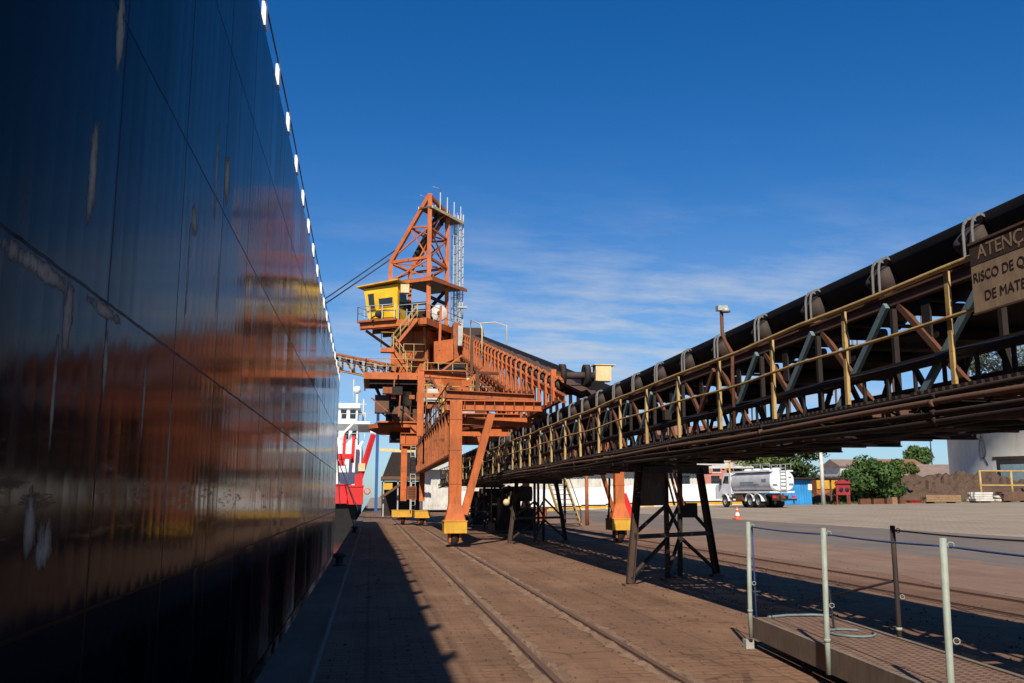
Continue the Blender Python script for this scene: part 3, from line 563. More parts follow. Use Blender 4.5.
MB().tube([gp(.02, .15, .365), gp(.0, .45, .365), gp(-.004, .8, .365), gp(.01, 1.0, .365)], .017, 6).build('deck_hose', M['grey_blue'], gw)
MB().tube([gp(.19 + .035 * math.sin(t_) , .62 + .24 * math.cos(t_), .362) for t_ in [i * math.pi / 8 for i in range(15)]], .013, 6).build('hose_loop', M['grey_blue'], gw)
# ------------------------------------------------------------------ ship loader
ld_ = thing('ship_loader', (3, 45, 0), 'tall orange ship loader crane with lattice mast and yellow operator cab', 'crane')
def lp(name, mb, mat, parent=None, at=None): return mb.build(name, M[mat], parent or ld_, at=at)
def stair(p0, p1, wv, n, parent, mt='orange', rail_mt='yellow_rail', tread_mt='dark_steel', rails=True):
    p0, p1, wv = Vector(p0), Vector(p1), Vector(wv); m = MB()
    for s_ in (0, 1): m.bar(p0 + wv * s_, p1 + wv * s_, .05, .2)
    st = m.build('stair', M[mt], parent); k = MB()
    d = (p1 - p0); hd = Vector((d.x, d.y, 0)).normalized() * .13
    for i in range(n):
        c = p0.lerp(p1, (i + .5) / n); k.prism([c - hd, c + hd, c + hd + wv, c - hd + wv], (0, 0, 0), (0, 0, .03))
    k.build('treads', M[tread_mt], st)
    if rails:
        k = MB()
        for s_ in (0, 1):
            a, b_ = p0 + wv * s_, p1 + wv * s_; up = Vector((0, 0, 1.0)); k.tube([a + up, b_ + up], .03, 6); k.tube([a + up * .55, b_ + up * .55], .022, 6)
            for i in range(4): c = a.lerp(b_, i / 3); k.tube([c, c + up], .028, 6)
        k.build('stair_rail', M[rail_mt], st)
    return st
def fence_rail(pts, parent, mt='yellow_rail', h=1.05, sp=1.1, name='handrail'):
    m = MB(); pts = [Vector(p) for p in pts]
    for a, b_ in zip(pts, pts[1:]):
        n = max(1, round((b_ - a).length / sp)); up = Vector((0, 0, h))
        for i in range(n + 1): c = a.lerp(b_, i / n); m.bar(c, c + up, .05, .05)
        m.tube([a + up, b_ + up], .03, 6); m.tube([a + up * .52, b_ + up * .52], .024, 6)
    return m.build(name, M[mt], parent)
def wheel_set(parent, x, y, n=1, sp=.8):
    for i in range(n):
        yy = y + (i - (n - 1) / 2) * sp; m = MB(); m.lathe((x, yy, .31), [(.0, -.11), (.30, -.11), (.315, -.08), (.315, .05), (.275, .06), (.275, .10), (.0, .11)], 22, 'X'); w = m.build('wheel', M['dark_steel'], parent)
        MB().lathe((x, yy, .31), [(.0, -.15), (.09, -.15), (.09, .15), (.0, .15)], 12, 'X').build('axle', M['brown_steel'], w)
        [MB().bx((x + s_ * .14, yy - .26, .2), (x + s_ * .22, yy + .26, .62)).build('axle_fork', M['orange_dusty'], w) for s_ in (-1, 1)]
# --- portal
def leg(x, y, w, ztop, bogie=(.40, .46), flare=True, n=1):
    m = MB(); m.bar((x, y, 1.5), (x, y, ztop), w, w, (0, 1, 0))
    if flare: h = w / 2; q = .36; m.add([(x - h, y - h, 1.5), (x + h, y - h, 1.5), (x + h, y + h, 1.5), (x - h, y + h, 1.5), (x - q, y - .3, .93), (x + q, y - .3, .93), (x + q, y + .3, .93), (x - q, y + .3, .93)], [(0, 1, 5, 4), (1, 2, 6, 5), (2, 3, 7, 6), (3, 0, 4, 7), (4, 5, 6, 7)])
    for zz in (2.2, 3.4, 4.5):
        if zz < ztop - .3: m.bx((x - w / 2 - .015, y - w / 2 - .015, zz), (x + w / 2 + .015, y + w / 2 + .015, zz + .03))
    l = lp('portal_leg', m, 'orange'); k = MB(); k.bx((x - bogie[0], y - bogie[1], .50), (x + bogie[0], y + bogie[1], .91)); k.bx((x - bogie[0] - .02, y - bogie[1] - .02, .90), (x + bogie[0] + .02, y + bogie[1] + .02, .93)); bg_ = k.build('bogie_box', M['yellow'], l)
    wheel_set(l, x, y, n); return l
legA = leg(2.95, 33.5, .44, 5.2); legC = leg(9.52, 35.6, .36, 5.0, (.42, .5))
legD = leg(9.55, 58, .4, 5.2, (.45, .8), True, 2)
m = MB(); m.sheet((9.88, 35.9, .95), (10.25, 35.9, .95), (9.9, 35.9, 1.9), (9.72, 35.9, 1.9), .03); lp('leg_gusset', m, 'red')
for x, y, w in ((2.05, 61.0, .38), (3.1, 58.4, .32)):
    l = leg(x, y, w, 5.4, (.72 if x < 2.5 else .45, .9), False, 2)
m = MB(); m.bar((4.25, 33.55, 4.75), (3.28, 33.5, 1.15), .26, .24, (0, 1, 0)); lp('knee_brace', m, 'orange')
m = MB(); m.bar((8.0, 34.6, 4.75), (9.3, 35.6, 1.2), .14, .14, (0, 1, 0)); lp('knee_brace', m, 'orange')
for y, x0, x1, z, h in ((33.5, 2.6, 6.1, 5.02, .38), (39.5, 2.75, 9.9, 5.02, .5), (46, 2.8, 9.9, 5.0, .5), (58, 1.7, 10.0, 5.3, .7)):
    c = lp('cross_beam', MB().ibeam((x0, y, z), (x1, y, z), .36, h, .04), 'orange'); [MB().bx((xx - .012, y - .16, z - h / 2 + .04), (xx + .012, y + .16, z + h / 2 - .04)).build('stiffener', M['orange_dusty'], c) for xx in [x0 + .3 + (x1 - x0 - .6) * i / 8 for i in range(9)]]
lp('upper_cross_beam', MB().ibeam((2.6, 33.75, 5.45), (5.9, 33.9, 5.35), .3, .3, .03), 'orange_dusty')
for a, b_ in (((2.75, 34.4, 4.55), (5.9, 34.4, 4.4)), ((2.9, 36.2, 4.72), (6.0, 36.2, 4.72)), ((3.0, 42.5, 4.6), (9.5, 42.5, 4.6))): lp('tie_beam', MB().bar(a, b_, .16, .2), 'orange')
for a, b_ in (((3.0, 35, 4.2), (5.3, 39.5, 4.9)), ((3.1, 46, 4.9), (6, 39.7, 4.9)), ((6.3, 39.5, 4.95), (3.2, 34, 4.6)), ((2.95, 57, 4.2), (9.4, 57, 4.2))): lp('plan_brace', MB().bar(a, b_, .09, .09), 'orange_dusty')
for x in (2.95, 9.55):
    y0, y1 = (33.9, 60) if x < 5 else (36, 57.8)
    m = MB(); m.bx((x - .2, y0, 4.9), (x + .2, y1, 4.98)); m.bx((x - .2, y0, 3.2), (x + .2, y1, 3.28)); gd = lp('portal_girder', m, 'orange_dusty'); MB().bx((x - .03, y0, 3.284), (x + .03, y1, 4.896)).build('girder_gap_shade', M['dark_steel'], gd); y = y0 + .6  # near-black sheet between the flanges stands in for shade behind the ribs
    while y < y1: MB().bx((x - .20, y, 3.285), (x - .032, y + .08, 4.895)).build('girder_rib', M['orange_dusty'], gd); y += 1.55
    m = MB(); m.tube([(x - .15, y0, 5.08), (x - .15, y1, 5.08)], .035, 6); m.build('conduit', M['brown_steel'], gd)
m = MB()
for i in range(16): m.bx((2.45, 59.9, 1.2 + i * .28), (2.75, 59.94, 1.24 + i * .28))
m.bx((2.42, 59.88, .9), (2.46, 59.95, 5.4)); m.bx((2.74, 59.88, .9), (2.78, 59.95, 5.4)); lp('access_ladder', m, 'galv')
m = MB(); m.bx((2.2, 58.1, 1.6), (2.75, 58.5, 2.4)); e_ = lp('control_box', m, 'orange_dusty'); m = MB()
for i in range(7): m.bx((2.25, 58.08, 1.68 + i * .1), (2.70, 58.1, 1.73 + i * .1))
m.build('grille', M['dark'], e_)
fence_rail([(2.78, 34.5, 4.98), (2.78, 59, 4.98)], ld_, 'brown_steel', 1.0, 1.8, 'girder_rail')
r = random.Random(31)
for z, x0, x1, y in ((6.9, 2.8, 5.9, 52), (7.9, 3.0, 6.0, 56), (6.3, 2.7, 6.1, 47.5), (9.3, 3.2, 6.0, 60)):
    w_ = lp('catwalk', MB().bx((x0, y, z), (x1, y + 1.0, z + .06)).bx((x0, y - .04, z - .1), (x1, y, z + .12)), 'orange_dusty'); fence_rail([(x0, y + .05, z + .06), (x1, y + .05, z + .06)], w_, 'yellow_rail', 1.0, 1.1)
    for x in (x0 + .2, x1 - .2): lp('hanger', MB().bar((x, y + .5, 5.1), (x, y + .5, z), .12, .12), 'orange_dusty')
for i in range(18):
    x, y, z = r.uniform(2.8, 5.8), r.uniform(40, 62), r.uniform(5.3, 9.0); d = r.choice(((0, 5, 1.1), (2.4, .3, 0), (1.8, .2, 1.5), (-1.5, .2, 1.6), (.05, .05, 2.2))); lp('frame_brace', MB().bar((x, y, z), (min(6.0, x + d[0]), y + d[1], z + d[2]), r.uniform(.08, .18)), r.choice(('orange', 'orange_dusty', 'rust', 'dark_steel')))
for x, y, z, sx_, sy, sz in ((3.0, 53, 6.96, .7, .6, .9), (4.4, 52.3, 6.96, .9, .6, .6), (5.0, 56.4, 7.96, .8, .5, 1.0), (3.6, 56.5, 7.96, .5, .5, .8), (4.0, 47.8, 6.36, .8, .6, .7), (5.2, 60.4, 9.36, .7, .5, 1.1)): lp('equipment_box', MB().bx((x, y, z), (x + sx_, y + sy, z + sz)).bx((x + .05, y - .03, z + .1), (x + sx_ - .05, y, z + sz - .1)), r.choice(('brown_steel', 'dark_steel', 'rust', 'white_dirty')))
# --- tripper: the inclined conveyor riding over the gallery
TS = .2175
def tz(y): return 5.12 + TS * (y - 30.7)
def bz(y): return max(4.98, tz(y) - 2.2)
for x in (6.2, 7.85):
    c = lp('tripper_chord', MB().ibeam((x, 29.8, tz(29.8)), (x, 71.5, tz(71.5)), .16, .26, .03), 'orange'); MB().ibeam((x, 41, bz(41)), (x, 71.5, bz(71.5)), .2, .3, .03).bar((x, 30.5, 4.98), (x, 41, 4.98), .16, .16).build('lower_chord', M['orange_dusty'], c)
ys_ = [31.2 + 1.42 * i for i in range(29)]
pp = None
for i, y in enumerate(ys_):
    m = MB(); zt = tz(y)
    m.bar((6.12, y, bz(y)), (6.12, y, zt + .22), .12, .14); lp('far_post', MB().bar((7.92, y, bz(y)), (7.92, y, zt + .22), .12, .14), 'orange')
    pts = [(6.1, y, zt + .2), (6.1, y, zt + .42), (6.16, y, zt + .56), (6.3, y, zt + .6), (6.42, y, zt + .48), (6.44, y, zt + .2)]
    for p_, q_ in zip(pts, pts[1:]): m.bar(p_, q_, .09, .04, (0, 1, 0))
    o = lp('tripper_post', m, 'orange', at=(6.12, y, bz(y)))
    if i < 27: 
        k = MB(); a_, b_ = Vector((6.22, y + .2, zt + .50)), Vector((6.5, y + .2, zt + .12)); k.tube([a_, b_], .12, 10); k.tube([(6.55, y + .2, zt + .1), (7.4, y + .2, zt + .1)], .1, 10); k.build('tripper_roller', M['roller'], o)
    k = MB(); zm = (zt + bz(y)) / 2
    if zt - bz(y) > .9:
        k.bar((6.06, y - .35, zm + .2), (6.06, y + .35, zm + .2), .05, .14); k.bar((6.06, y - .35, zm - .35), (6.06, y + .35, zm - .35), .05, .14)
        k.bar((6.14, y, bz(y) + .15), (6.14, y + 1.4, tz(y + 1.4) - .15), .08, .08); k.build('lattice', M['orange_dusty'], o)
m = MB(); m.bar((6.02, 42, tz(42) - .95), (6.02, 71, tz(71) - .95), .08, .14); m.bar((6.02, 46, tz(46) - 1.6), (6.02, 71, tz(71) - 1.6), .08, .12); m.sheet((6.2, 46, bz(46) + .5), (6.2, 71, bz(71) + .5), (7.8, 71, bz(71) + .5), (7.8, 46, bz(46) + .5), .03); lp('tripper_walkway', m, 'orange')
m = MB()
def belt_z(y): return tz(y) + .05 + .35 * math.exp(-(y - 28) / 3.0) * 0
m.grid(lambda u, v: (6.3 + 1.45 * v, 27.0 + 44.5 * u, max(4.5, belt_z(27.0 + 44.5 * u)) + .42 * (2 * v - 1) ** 2), 60, 10); m.grid(lambda u, v: (7.75 - 1.45 * v, 27.0 + 44.5 * u, max(4.48, belt_z(27.0 + 44.5 * u) - .03) + .42 * (2 * v - 1) ** 2), 60, 10); lp('tripper_belt', m, 'belt')
r = random.Random(5); hh = {}
def orez(u, v):
    k = (round(u * 90), round(v * 9)); hh.setdefault(k, r.uniform(-.07, .07)); y = 28.5 + 42.5 * u
    return (6.42 + 1.2 * v, y, belt_z(y) + .10 + .30 * math.sin(math.pi * v) * min(1, max(.25, (y - 31) / 6)) + hh[k] * min(1, max(.4, (y - 30) / 6)))
m = MB(); m.grid(orez, 90, 9, False); lp('ore_ridge', m, 'ore')
m = MB(); Yd = 31.9
m.tube([(6.35, Yd, 5.98), (7.85, Yd, 5.98)], .13, 14); d_ = lp('press_pulley', m, 'roller')
for xx in (6.55, 7.42): MB().lathe((xx, Yd, 5.98), [(.0, -.07), (.30, -.07), (.40, -.10), (.40, .10), (.30, .07), (.0, .07)], 24, 'X').build('pulley_flange', M['dark_steel'], d_)
m = MB(); m.bx((7.72, Yd - .24, 5.78), (8.28, Yd + .24, 6.34)); m.bx((7.66, Yd - .28, 6.34), (8.42, Yd + .28, 6.37)); lp('gearbox', m, 'cream'); m = MB(); m.bar((7.95, Yd, 5.0), (7.95, Yd, 5.77), .22, .2); m.bar((8.2, Yd + .3, 4.9), (7.95, Yd, 5.7), .1, .1); lp('gearbox_stand', m, 'orange_dusty')
m = MB(); m.bar((6.16, Yd - .4, 4.9), (6.16, Yd - .4, 6.12), .18, .14); m.bar((6.16, Yd - .4, 5.9), (6.5, Yd, 5.92), .14, .14); lp('pulley_post', m, 'orange')
for pts in ([(6.0, 58, tz(58) - .3), (6.0, 58, tz(58) + 1.5), (6.0, 57.6, tz(58) + 1.75), (6.0, 52.4, tz(53) + 1.6), (6.0, 51.6, tz(52) + 1.4), (6.0, 51.6, tz(51.6) - .2)], [(6.0, 69, tz(69)), (6.0, 69, tz(69) + .9), (6.0, 68, tz(68) + 1.35), (6.0, 63.8, tz(64) + 1.3), (6.0, 63.4, tz(63) + 1.0), (6.0, 63.4, tz(63))], [(7.9, 55, tz(55)), (7.9, 55, tz(55) + 1.6), (7.2, 55, tz(55) + 1.8), (6.2, 55, tz(55) + 1.7)]):
    lp('guard_hoop', MB().tube(pts, .035, 7), 'cream')
m = MB(); m.prism([(6.0, 68.5, tz(68) + .5), (6.0, 71.5, tz(71) + .5), (6.0, 71.5, tz(71) + .9), (6.0, 69, tz(69) + .95)], (0, 0, 0), (2.1, 0, 0)); lp('discharge_hood', m, 'dark_steel')
m = MB(); m.tube([(6.5, 69, tz(69) + 1.6), (6.5, 69, tz(69) + 2.9)], .05, 6); m.box((6.5, 69, tz(69) + 2.5), (.7, .3, .12)); m.tube([(6.2, 69.5, 15.2), (6.2, 69.5, 17.1)], .035, 5); m.tube([(5.9, 69.5, 15), (5.9, 69.5, 16.6)], .035, 5); lp('lamp_post', m, 'galv')
for y in (39.5, 46, 52, 58):
    m = MB()
    for x in (6.2, 7.85): m.bar((x, y, 5.2), (x, y, max(5.25, bz(y))), .24, .24, (0, 1, 0))
    if bz(y) > 6: m.bar((6.2, y, 5.3), (7.85, y, bz(y)), .1, .1); m.bar((6.2, y + .1, bz(y) - .2), (7.85, y + .1, 5.3), .1, .1)
    lp('tripper_support', m, 'orange')
# --- column frame beside the turret
m = MB(); m.bar((2.5, 50, 4.96), (2.5, 50, 8.5), .34, .34, (0, 1, 0)); lp('tall_column', m, 'orange'); m = MB(); m.ibeam((2.3, 50, 8.3), (5.0, 50.2, 8.2), .3, .3, .04); m.bx((2.4, 49.8, 8.46), (4.9, 50.3, 8.5)); lp('frame_beam', m, 'orange'); lp('frame_beam', MB().bar((2.66, 50, 7.15), (4.05, 50, 7.15), .2, .22), 'orange')
lp('rear_column', MB().bar((4.6, 57, 5.4), (4.6, 57, 9), .3, .3), 'orange_dusty')
m = MB(); m.sheet((3.75, 52, 8.35), (4.75, 51.2, 8.3), (4.9, 51.2, 7.35), (4.2, 52, 7.0), .05); m.prism([(3.4, 53, 8.4), (5.6, 53, 8.4), (5.2, 53, 6.4), (4.2, 53, 6.4)], (0, 0, 0), (0, 2.2, 0)); lp('transfer_chute', m, 'orange')
m = MB(); m.add([(3.95, 42.2, 5.30), (4.62, 42.2, 5.30), (4.55, 42.2, 5.86), (4.02, 42.2, 5.86), (3.95, 43, 5.30), (4.62, 43, 5.30), (4.55, 43, 5.86), (4.02, 43, 5.86)], [(0, 1, 2, 3), (1, 5, 6, 2), (3, 2, 6, 7), (0, 3, 7, 4), (5, 4, 7, 6)]); lp('skylight', m, 'galv'); m = MB(); m.sheet((3.5, 42.6, 6.7), (5.0, 42.6, 6.2), (5.3, 45, 6.3), (3.6, 45, 6.9), .05); m.bx((3.6, 43.2, 5.25), (5.2, 45, 6.2)); lp('motor_cover', m, 'brown_steel')
m = MB(); m.lathe((3.05, 41, 5.0), [(.12, 0), (.12, .35), (.05, .4), (.05, .8), (.14, .82), (.14, 1.0), (0, 1.05)], 12); lp('grease_valve', m, 'yellow')
# --- turret (slewed about 30 degrees)
O_ = Vector((3.7, 65.0, 0)); A_ = Vector((-.866, .5, 0)); B_ = Vector((.5, .866, 0))
def T(u, v, z): p_ = O_ + A_ * u + B_ * v; return Vector((p_.x, p_.y, z))
def tb(m, u0, u1, v0, v1, z0, z1): return m.prism([T(u0, v0, z0), T(u1, v0, z0), T(u1, v1, z0), T(u0, v1, z0)], (0, 0, 0), (0, 0, z1 - z0))
m = MB(); m.lathe((2.2, 66.5, 0), [(0, 6.15), (1.9, 6.15), (2.5, 6.45), (2.5, 6.75), (0, 6.75)], 36, 'Z', False); lp('slew_ring', m, 'orange')
m = MB(); m.lathe((2.2, 66.5, 0), [(1.3, 6.75), (1.35, 9.7)], 20); m.bx((1.2, 64.6, 5.6), (3.6, 68, 6.1)); lp('slew_column', m, 'dark_steel')
m = MB(); m.bx((.3, 63.9, 6.75), (3.7, 69, 6.85)); m.bx((2.5, 62.4, 5.7), (3.5, 63.4, 6.5)); m.bx((1.9, 60.6, 5.0), (3.4, 66, 5.65)); lp('slew_platform', m, 'orange'); fence_rail([(3.6, 64, 6.85), (.35, 64, 6.85), (.35, 68.9, 6.85)], ld_, 'brown_steel')
m = MB(); m.bx((.1, 63.6, 7.4), (1.05, 64.6, 8.6)); lp('winch_house', m, 'brown_steel'); m = MB(); m.lathe((2.3, 64.3, 6.9), [(0, .9), (.0, 1.0), (.3, 1.0), (.3, 2.0), (0, 2.05)], 16); lp('grease_drum', m, 'cream'); m = MB(); m.lathe((1.9, 64.2, 7.3), [(0, -.25), (.62, -.25), (.62, .25), (0, .25)], 24, 'Y'); lp('cable_drum', m, 'brown_steel'); m = MB(); m.bx((1.2, 64.8, 6.9), (3.5, 65.6, 7.8)); m.bx((2.7, 64.0, 6.9), (3.3, 64.5, 7.7)); lp('slew_motor', m, 'rust')
m = MB(); m.bx((-.6, 62.2, 9.68), (3.6, 69.5, 9.84)); m.bx((-.6, 62.12, 9.5), (3.6, 62.2, 9.95)); m.bx((-.68, 62.2, 9.5), (-.6, 69.5, 9.95)); lp('lower_deck', m, 'orange'); fence_rail([(3.55, 62.25, 9.85), (-.55, 62.25, 9.85), (-.55, 69.3, 9.85)], ld_, 'yellow_rail', 1.05, 1.6)
m = MB(); m.bx((-.3, 62.4, 9.2), (3.6, 62.6, 9.5)); m.bx((-.3, 65, 9.2), (3.6, 65.2, 9.5)); m.bar((0, 62.6, 9.3), (1.2, 66, 7.2), .16, .16); lp('deck_beam', m, 'dark_steel')
m = MB(); tb(m, .2, 3.0, .1, 3.2, 9.85, 13.5); tw = lp('turret_house', m, 'orange'); k = MB(); tb(k, -.02, .2, -.02, .14, 9.9, 13.5); tb(k, 1.2, 1.26, .04, .1, 9.9, 13.4); tb(k, .14, .2, 1.3, 1.4, 9.9, 13.4); k.build('corner_post', M['red'] if False else M['orange_dusty'], tw)
m = MB(); m.prism([(4.1, 64.4, 12.5), (5.45, 64.6, 12.75), (5.5, 64.6, 11.3), (4.6, 64.5, 10.9), (4.15, 64.4, 11.0)], (0, 0, 0), (0, 2.4, 0)); lp('chute_box', m, 'orange'); m = MB(); m.bx((4.2, 64.8, 10.3), (5.9, 67, 10.9)); m.bx((3.0, 63.6, 9.9), (5.6, 64.2, 10.35)); lp('chute_skirt', m, 'dark_steel')
m = MB(); m.bx((5.5, 65, 11.2), (6.0, 67.5, 14.0)); lp('head_frame', m, 'orange_dusty'); lp('electrical_cabinet', MB().bx((5.75, 64.0, 12.2), (6.1, 64.8, 13.6)), 'galv')
stair((1.15, 62.8, 11.6), (2.85, 62.8, 13.8), (0, .7, 0), 9, ld_, 'orange', 'yellow_rail'); stair((2.5, 62.6, 9.85), (1.25, 62.6, 11.6), (0, .7, 0), 8, ld_, 'orange', 'yellow_rail')
m = MB(); m.bx((.4, 62.4, 11.5), (1.3, 63.8, 11.62)); m.bx((.4, 62.36, 11.38), (1.3, 62.4, 11.66)); lp('stair_landing', m, 'orange'); fence_rail([(1.25, 62.4, 11.62), (.42, 62.4, 11.62), (.42, 63.7, 11.62)], ld_, 'yellow_rail', 1.1, .8); m = MB(); m.bx((1.9, 63, 10.9), (3.4, 64.2, 11.0)); lp('side_platform', m, 'orange_dusty'); fence_rail([(1.95, 63, 11.0), (3.35, 63, 11.0), (3.4, 64, 11.0)], ld_, 'yellow_rail', 1.05, .8)
m = MB(); tb(m, -.7, 4.5, -1.7, 4.6, 13.72, 13.86); dk_ = lp('upper_deck', m, 'brown_steel'); k = MB()
for v in (-1.7, 0, 1.5, 3, 4.4): tb(k, -.7, 4.5, v, v + .14, 13.42, 13.718)
k.build('deck_joist', M['orange_dusty'], dk_); k = MB(); tb(k, -.78, -.7, -1.7, 4.6, 13.5, 13.95); tb(k, -.78, 4.5, -1.78, -1.7, 13.5, 13.95); k.build('fascia', M['orange'], dk_)
for a, b_ in ((T(-.4, -1.4, 13.4), T(.3, .3, 11.6)), (T(4.2, -1.4, 13.4), T(2.9, .2, 12.2)), (T(-.5, 2, 13.4), T(.2, 2, 11.6)), (T(-.5, 4, 13.4), T(.2, 3, 11.4)), (T(2, -1.5, 13.4), T(2, 0, 12)), (T(-.5, .5, 13.4), T(-.5, 4, 11.5)), (T(-.6, 1, 12.2), T(-.6, 4.4, 13.4))): lp('deck_strut', MB().bar(a, b_, .16, .16), 'orange_dusty')
fence_rail([T(1.5, -1.65, 13.9), T(-.65, -1.65, 13.9), T(-.65, 4.5, 13.9)], ld_, 'galv', 1.1, 1.2)
# --- operator cab
cu0, cu1, cv0, cv1 = 1.62, 4.1, -1.55, -.25
m = MB(); bp = [T(cu0, cv0, 14.05), T(cu1 - .15, cv0, 14.05), T(cu1 - .15, cv1, 14.05), T(cu0, cv1, 14.05)]; tp = [T(cu0, cv0 - .05, 16.55), T(cu1 + .12, cv0 - .25, 16.35), T(cu1 + .12, cv1, 16.35), T(cu0, cv1, 16.55)]
m.add(bp + tp, [(3, 2, 1, 0), (4, 5, 6, 7), (0, 1, 5, 4), (1, 2, 6, 5), (2, 3, 7, 6), (3, 0, 4, 7)]); cab = lp('operator_cab', m, 'yellow_cab')
def cface(s_, t_, o=.0):  # point on the cab front, s 0..1 from right to left
    a = Vector(bp[0]).lerp(bp[1], s_); b_ = Vector(tp[0]).lerp(tp[1], s_); return a.lerp(b_, t_) - B_ * (o * 4)
def cwin(s0, s1, t0, t1):
    MB().prism([cface(s0, t0, .02), cface(s1, t0, .02), cface(s1, t1, .02), cface(s0, t1, .02)], (0, 0, 0), B_ * .03).build('cab_window', M['glass'], cab)
    k = MB(); cs = [cface(s0, t0, .02), cface(s1, t0, .02), cface(s1, t1, .02), cface(s0, t1, .02)]
    for p_, q_ in zip(cs, cs[1:] + cs[:1]): k.bar(p_, q_, .05, .05)
    k.build('window_frame', M['yellow'], cab)
cwin(.70, .90, .34, .82); cwin(.13, .58, .38, .64)
k = MB(); k.prism([T(cu0 - .02, cv0 + .2, 14.9), T(cu0 - .02, cv1 - .1, 14.9), T(cu0 - .02, cv1 - .1, 16.0), T(cu0 - .02, cv0 + .2, 16.0)], (0, 0, 0), A_ * .01); k.build('cab_window', M['glass'], cab)
k = MB(); k.prism([T(cu0 - .25, cv0 - .5, 16.74), T(cu1 + .55, cv0 - .6, 16.42), T(cu1 + .55, cv1 + .3, 16.42), T(cu0 - .25, cv1 + .3, 16.74)], (0, 0, 0), (0, 0, .09)); k.build('cab_roof', M['yellow'], cab)
k = MB(); p_ = cface(.52, .14, .12); k.lathe(p_, [(0, -.1), (.24, -.1), (.24, .1), (0, .1)], 16, 'Y'); k.bar(p_, p_ + Vector((-.5, 0, -.3)), .1, .1); k.build('cab_fan', M['dark_steel'], cab)
k = MB(); k.bx((1.7, 64.2, 15.9), (2.3, 64.7, 16.5)); k.build('air_conditioner', M['cream'], cab)
m = MB(); tb(m, cu0 - .1, cu1 + .5, cv0 - .5, cv1 + .3, 13.9, 14.04); lp('cab_floor', m, 'orange_dusty'); fence_rail([T(cu0, cv0 - .45, 14.04), T(cu1 + .45, cv0 - .45, 14.04), T(cu1 + .45, cv1, 14.04)], ld_, 'galv', 1.0, .9)
# --- roofed winch deck and cable reel
m = MB(); m.prism([T(-.4, -.4, 17.05), T(2.6, -.3, 17.0), T(2.6, 5.6, 17.35), T(-.4, 5.6, 17.45)], (0, 0, 0), (0, 0, .12)); lp('winch_roof', m, 'brown_steel'); m = MB(); m.bar(T(-.45, -.45, 17.0), T(2.65, -.35, 16.95), .1, .22); m.bar(T(-.45, -.45, 17.0), T(-.45, 5.6, 17.4), .1, .22); lp('roof_edge', m, 'orange')
m = MB(); c = Vector((4.5, 65.6, 14.75)); m.lathe(c, [(0, -.22), (.56, -.22), (.58, -.2), (.58, -.14), (.3, -.12), (.3, .12), (.58, .14), (.58, .2), (0, .22)], 28, 'Y'); rl = lp('cable_reel', m, 'white_dirty'); MB().lathe(c + Vector((0, -.24, 0)), [(0, -.05), (.15, -.05), (.15, .05)], 12, 'Y').build('reel_hub', M['rust'], rl)
m = MB(); tb(m, .8, 2.2, 1.0, 2.4, 13.9, 15.2); lp('winch_motor', m, 'dark_steel'); m = MB()
for p_, q_ in ((T(.1, .1, 14), T(3, .1, 16.8)), (T(3.0, .1, 15.4), T(.1, .1, 15.4)), (T(.1, .1, 15.9), T(.1, 3, 15.9)), (T(3.1, 3, 14), T(.2, 3, 16.8)), (T(3.1, 0.2, 15.8), T(3.1, 3, 15.8))): m.bar(p_, q_, .2, .2)
lp('winch_frame', m, 'dark_steel')
# --- mast
z1 = 18.6; FR, FL, BR, BL = (0, 0), (3.1, 0), (0, 3), (3.1, 3)
def mt_(name, p_, q_, w, mat='orange'): return lp(name, MB().bar(p_, q_, w, w), mat)
mt_('mast_column', T(*FR, 13.9), T(*FR, 23.45), .30); mt_('mast_column', T(*BR, 13.9), T(*BR, 23.0), .28); mt_('mast_column', T(*FL, 13.9), T(*FL, z1), .28); mt_('mast_column', T(*BL, 13.9), T(*BL, z1 - .1), .26)
mt_('mast_back_stay', T(*FL, z1), T(0, 0, 23.4), .26); mt_('mast_back_stay', T(*BL, z1), T(0, 3, 22.95), .26)
for a, b_, w in ((T(*FL, z1), T(*FR, z1 + .15), .2), (T(*BL, z1 - .1), T(*BR, z1), .18), (T(*FR, z1 + .1), T(*BR, z1), .18), (T(*FL, z1), T(*BL, z1), .18), (T(1.55, 0, 21.1), T(0, 0, 21.0), .13), (T(1.55, 3, 20.8), T(0, 3, 20.7), .13), (T(0, 0, 21), T(0, 3, 20.8), .13), (T(1.5, 0, 21.1), T(1.5, 3, 20.9), .13), (T(0, 0, 23.3), T(0, 3, 22.8), .24), (T(0, 0, 17.4), T(0, 3, 17.5), .14)): mt_('mast_beam', a, b_, w)
for a, b_ in ((T(*FL, z1), T(0, 0, 17.2)), (T(*FR, z1), T(3.1, 0, 17.2)), (T(0, 0, z1), T(1.55, 0, 21)), (T(2.9, 0, 19), T(0, 0, 21)), (T(0, 0, z1), T(0, 3, 20.8)), (T(0, 3, z1), T(0, 0, 21)), (T(0, 3, 18.6), T(1.5, 3, 20.8)), (T(2.8, 3, 19), T(0, 3, 20.7)), (T(0, 0, 21), T(0, 3, 22.9)), (T(0, 0, 17.3), T(0, 3, 18.6)), (T(3.1, 0, 17.2), T(3.1, 3, 18.5)), (T(3.1, 3, 17.2), T(0, 3, 18.6)), (T(1.5, 0, 21), T(0, 3, 20.7)), (T(3.1, 0, 18.6), T(0, 3, 18.6))): mt_('mast_lattice', a, b_, .09)
m = MB(); m.prism([T(-.25, -.2, 22.35), T(.75, -.2, 22.35), T(.75, 5.2, 22.6), T(-.25, 5.2, 22.6)], (0, 0, 0), (0, 0, .12)); tpf = lp('mast_platform', m, 'brown_steel'); k = MB(); k.bar(T(-.3, -.2, 22.42), T(-.3, 5.2, 22.67), .08, .2); k.bar(T(.8, -.2, 22.42), T(.8, 5.2, 22.67), .08, .2); k.build('platform_edge', M['cream'], tpf); m = MB()
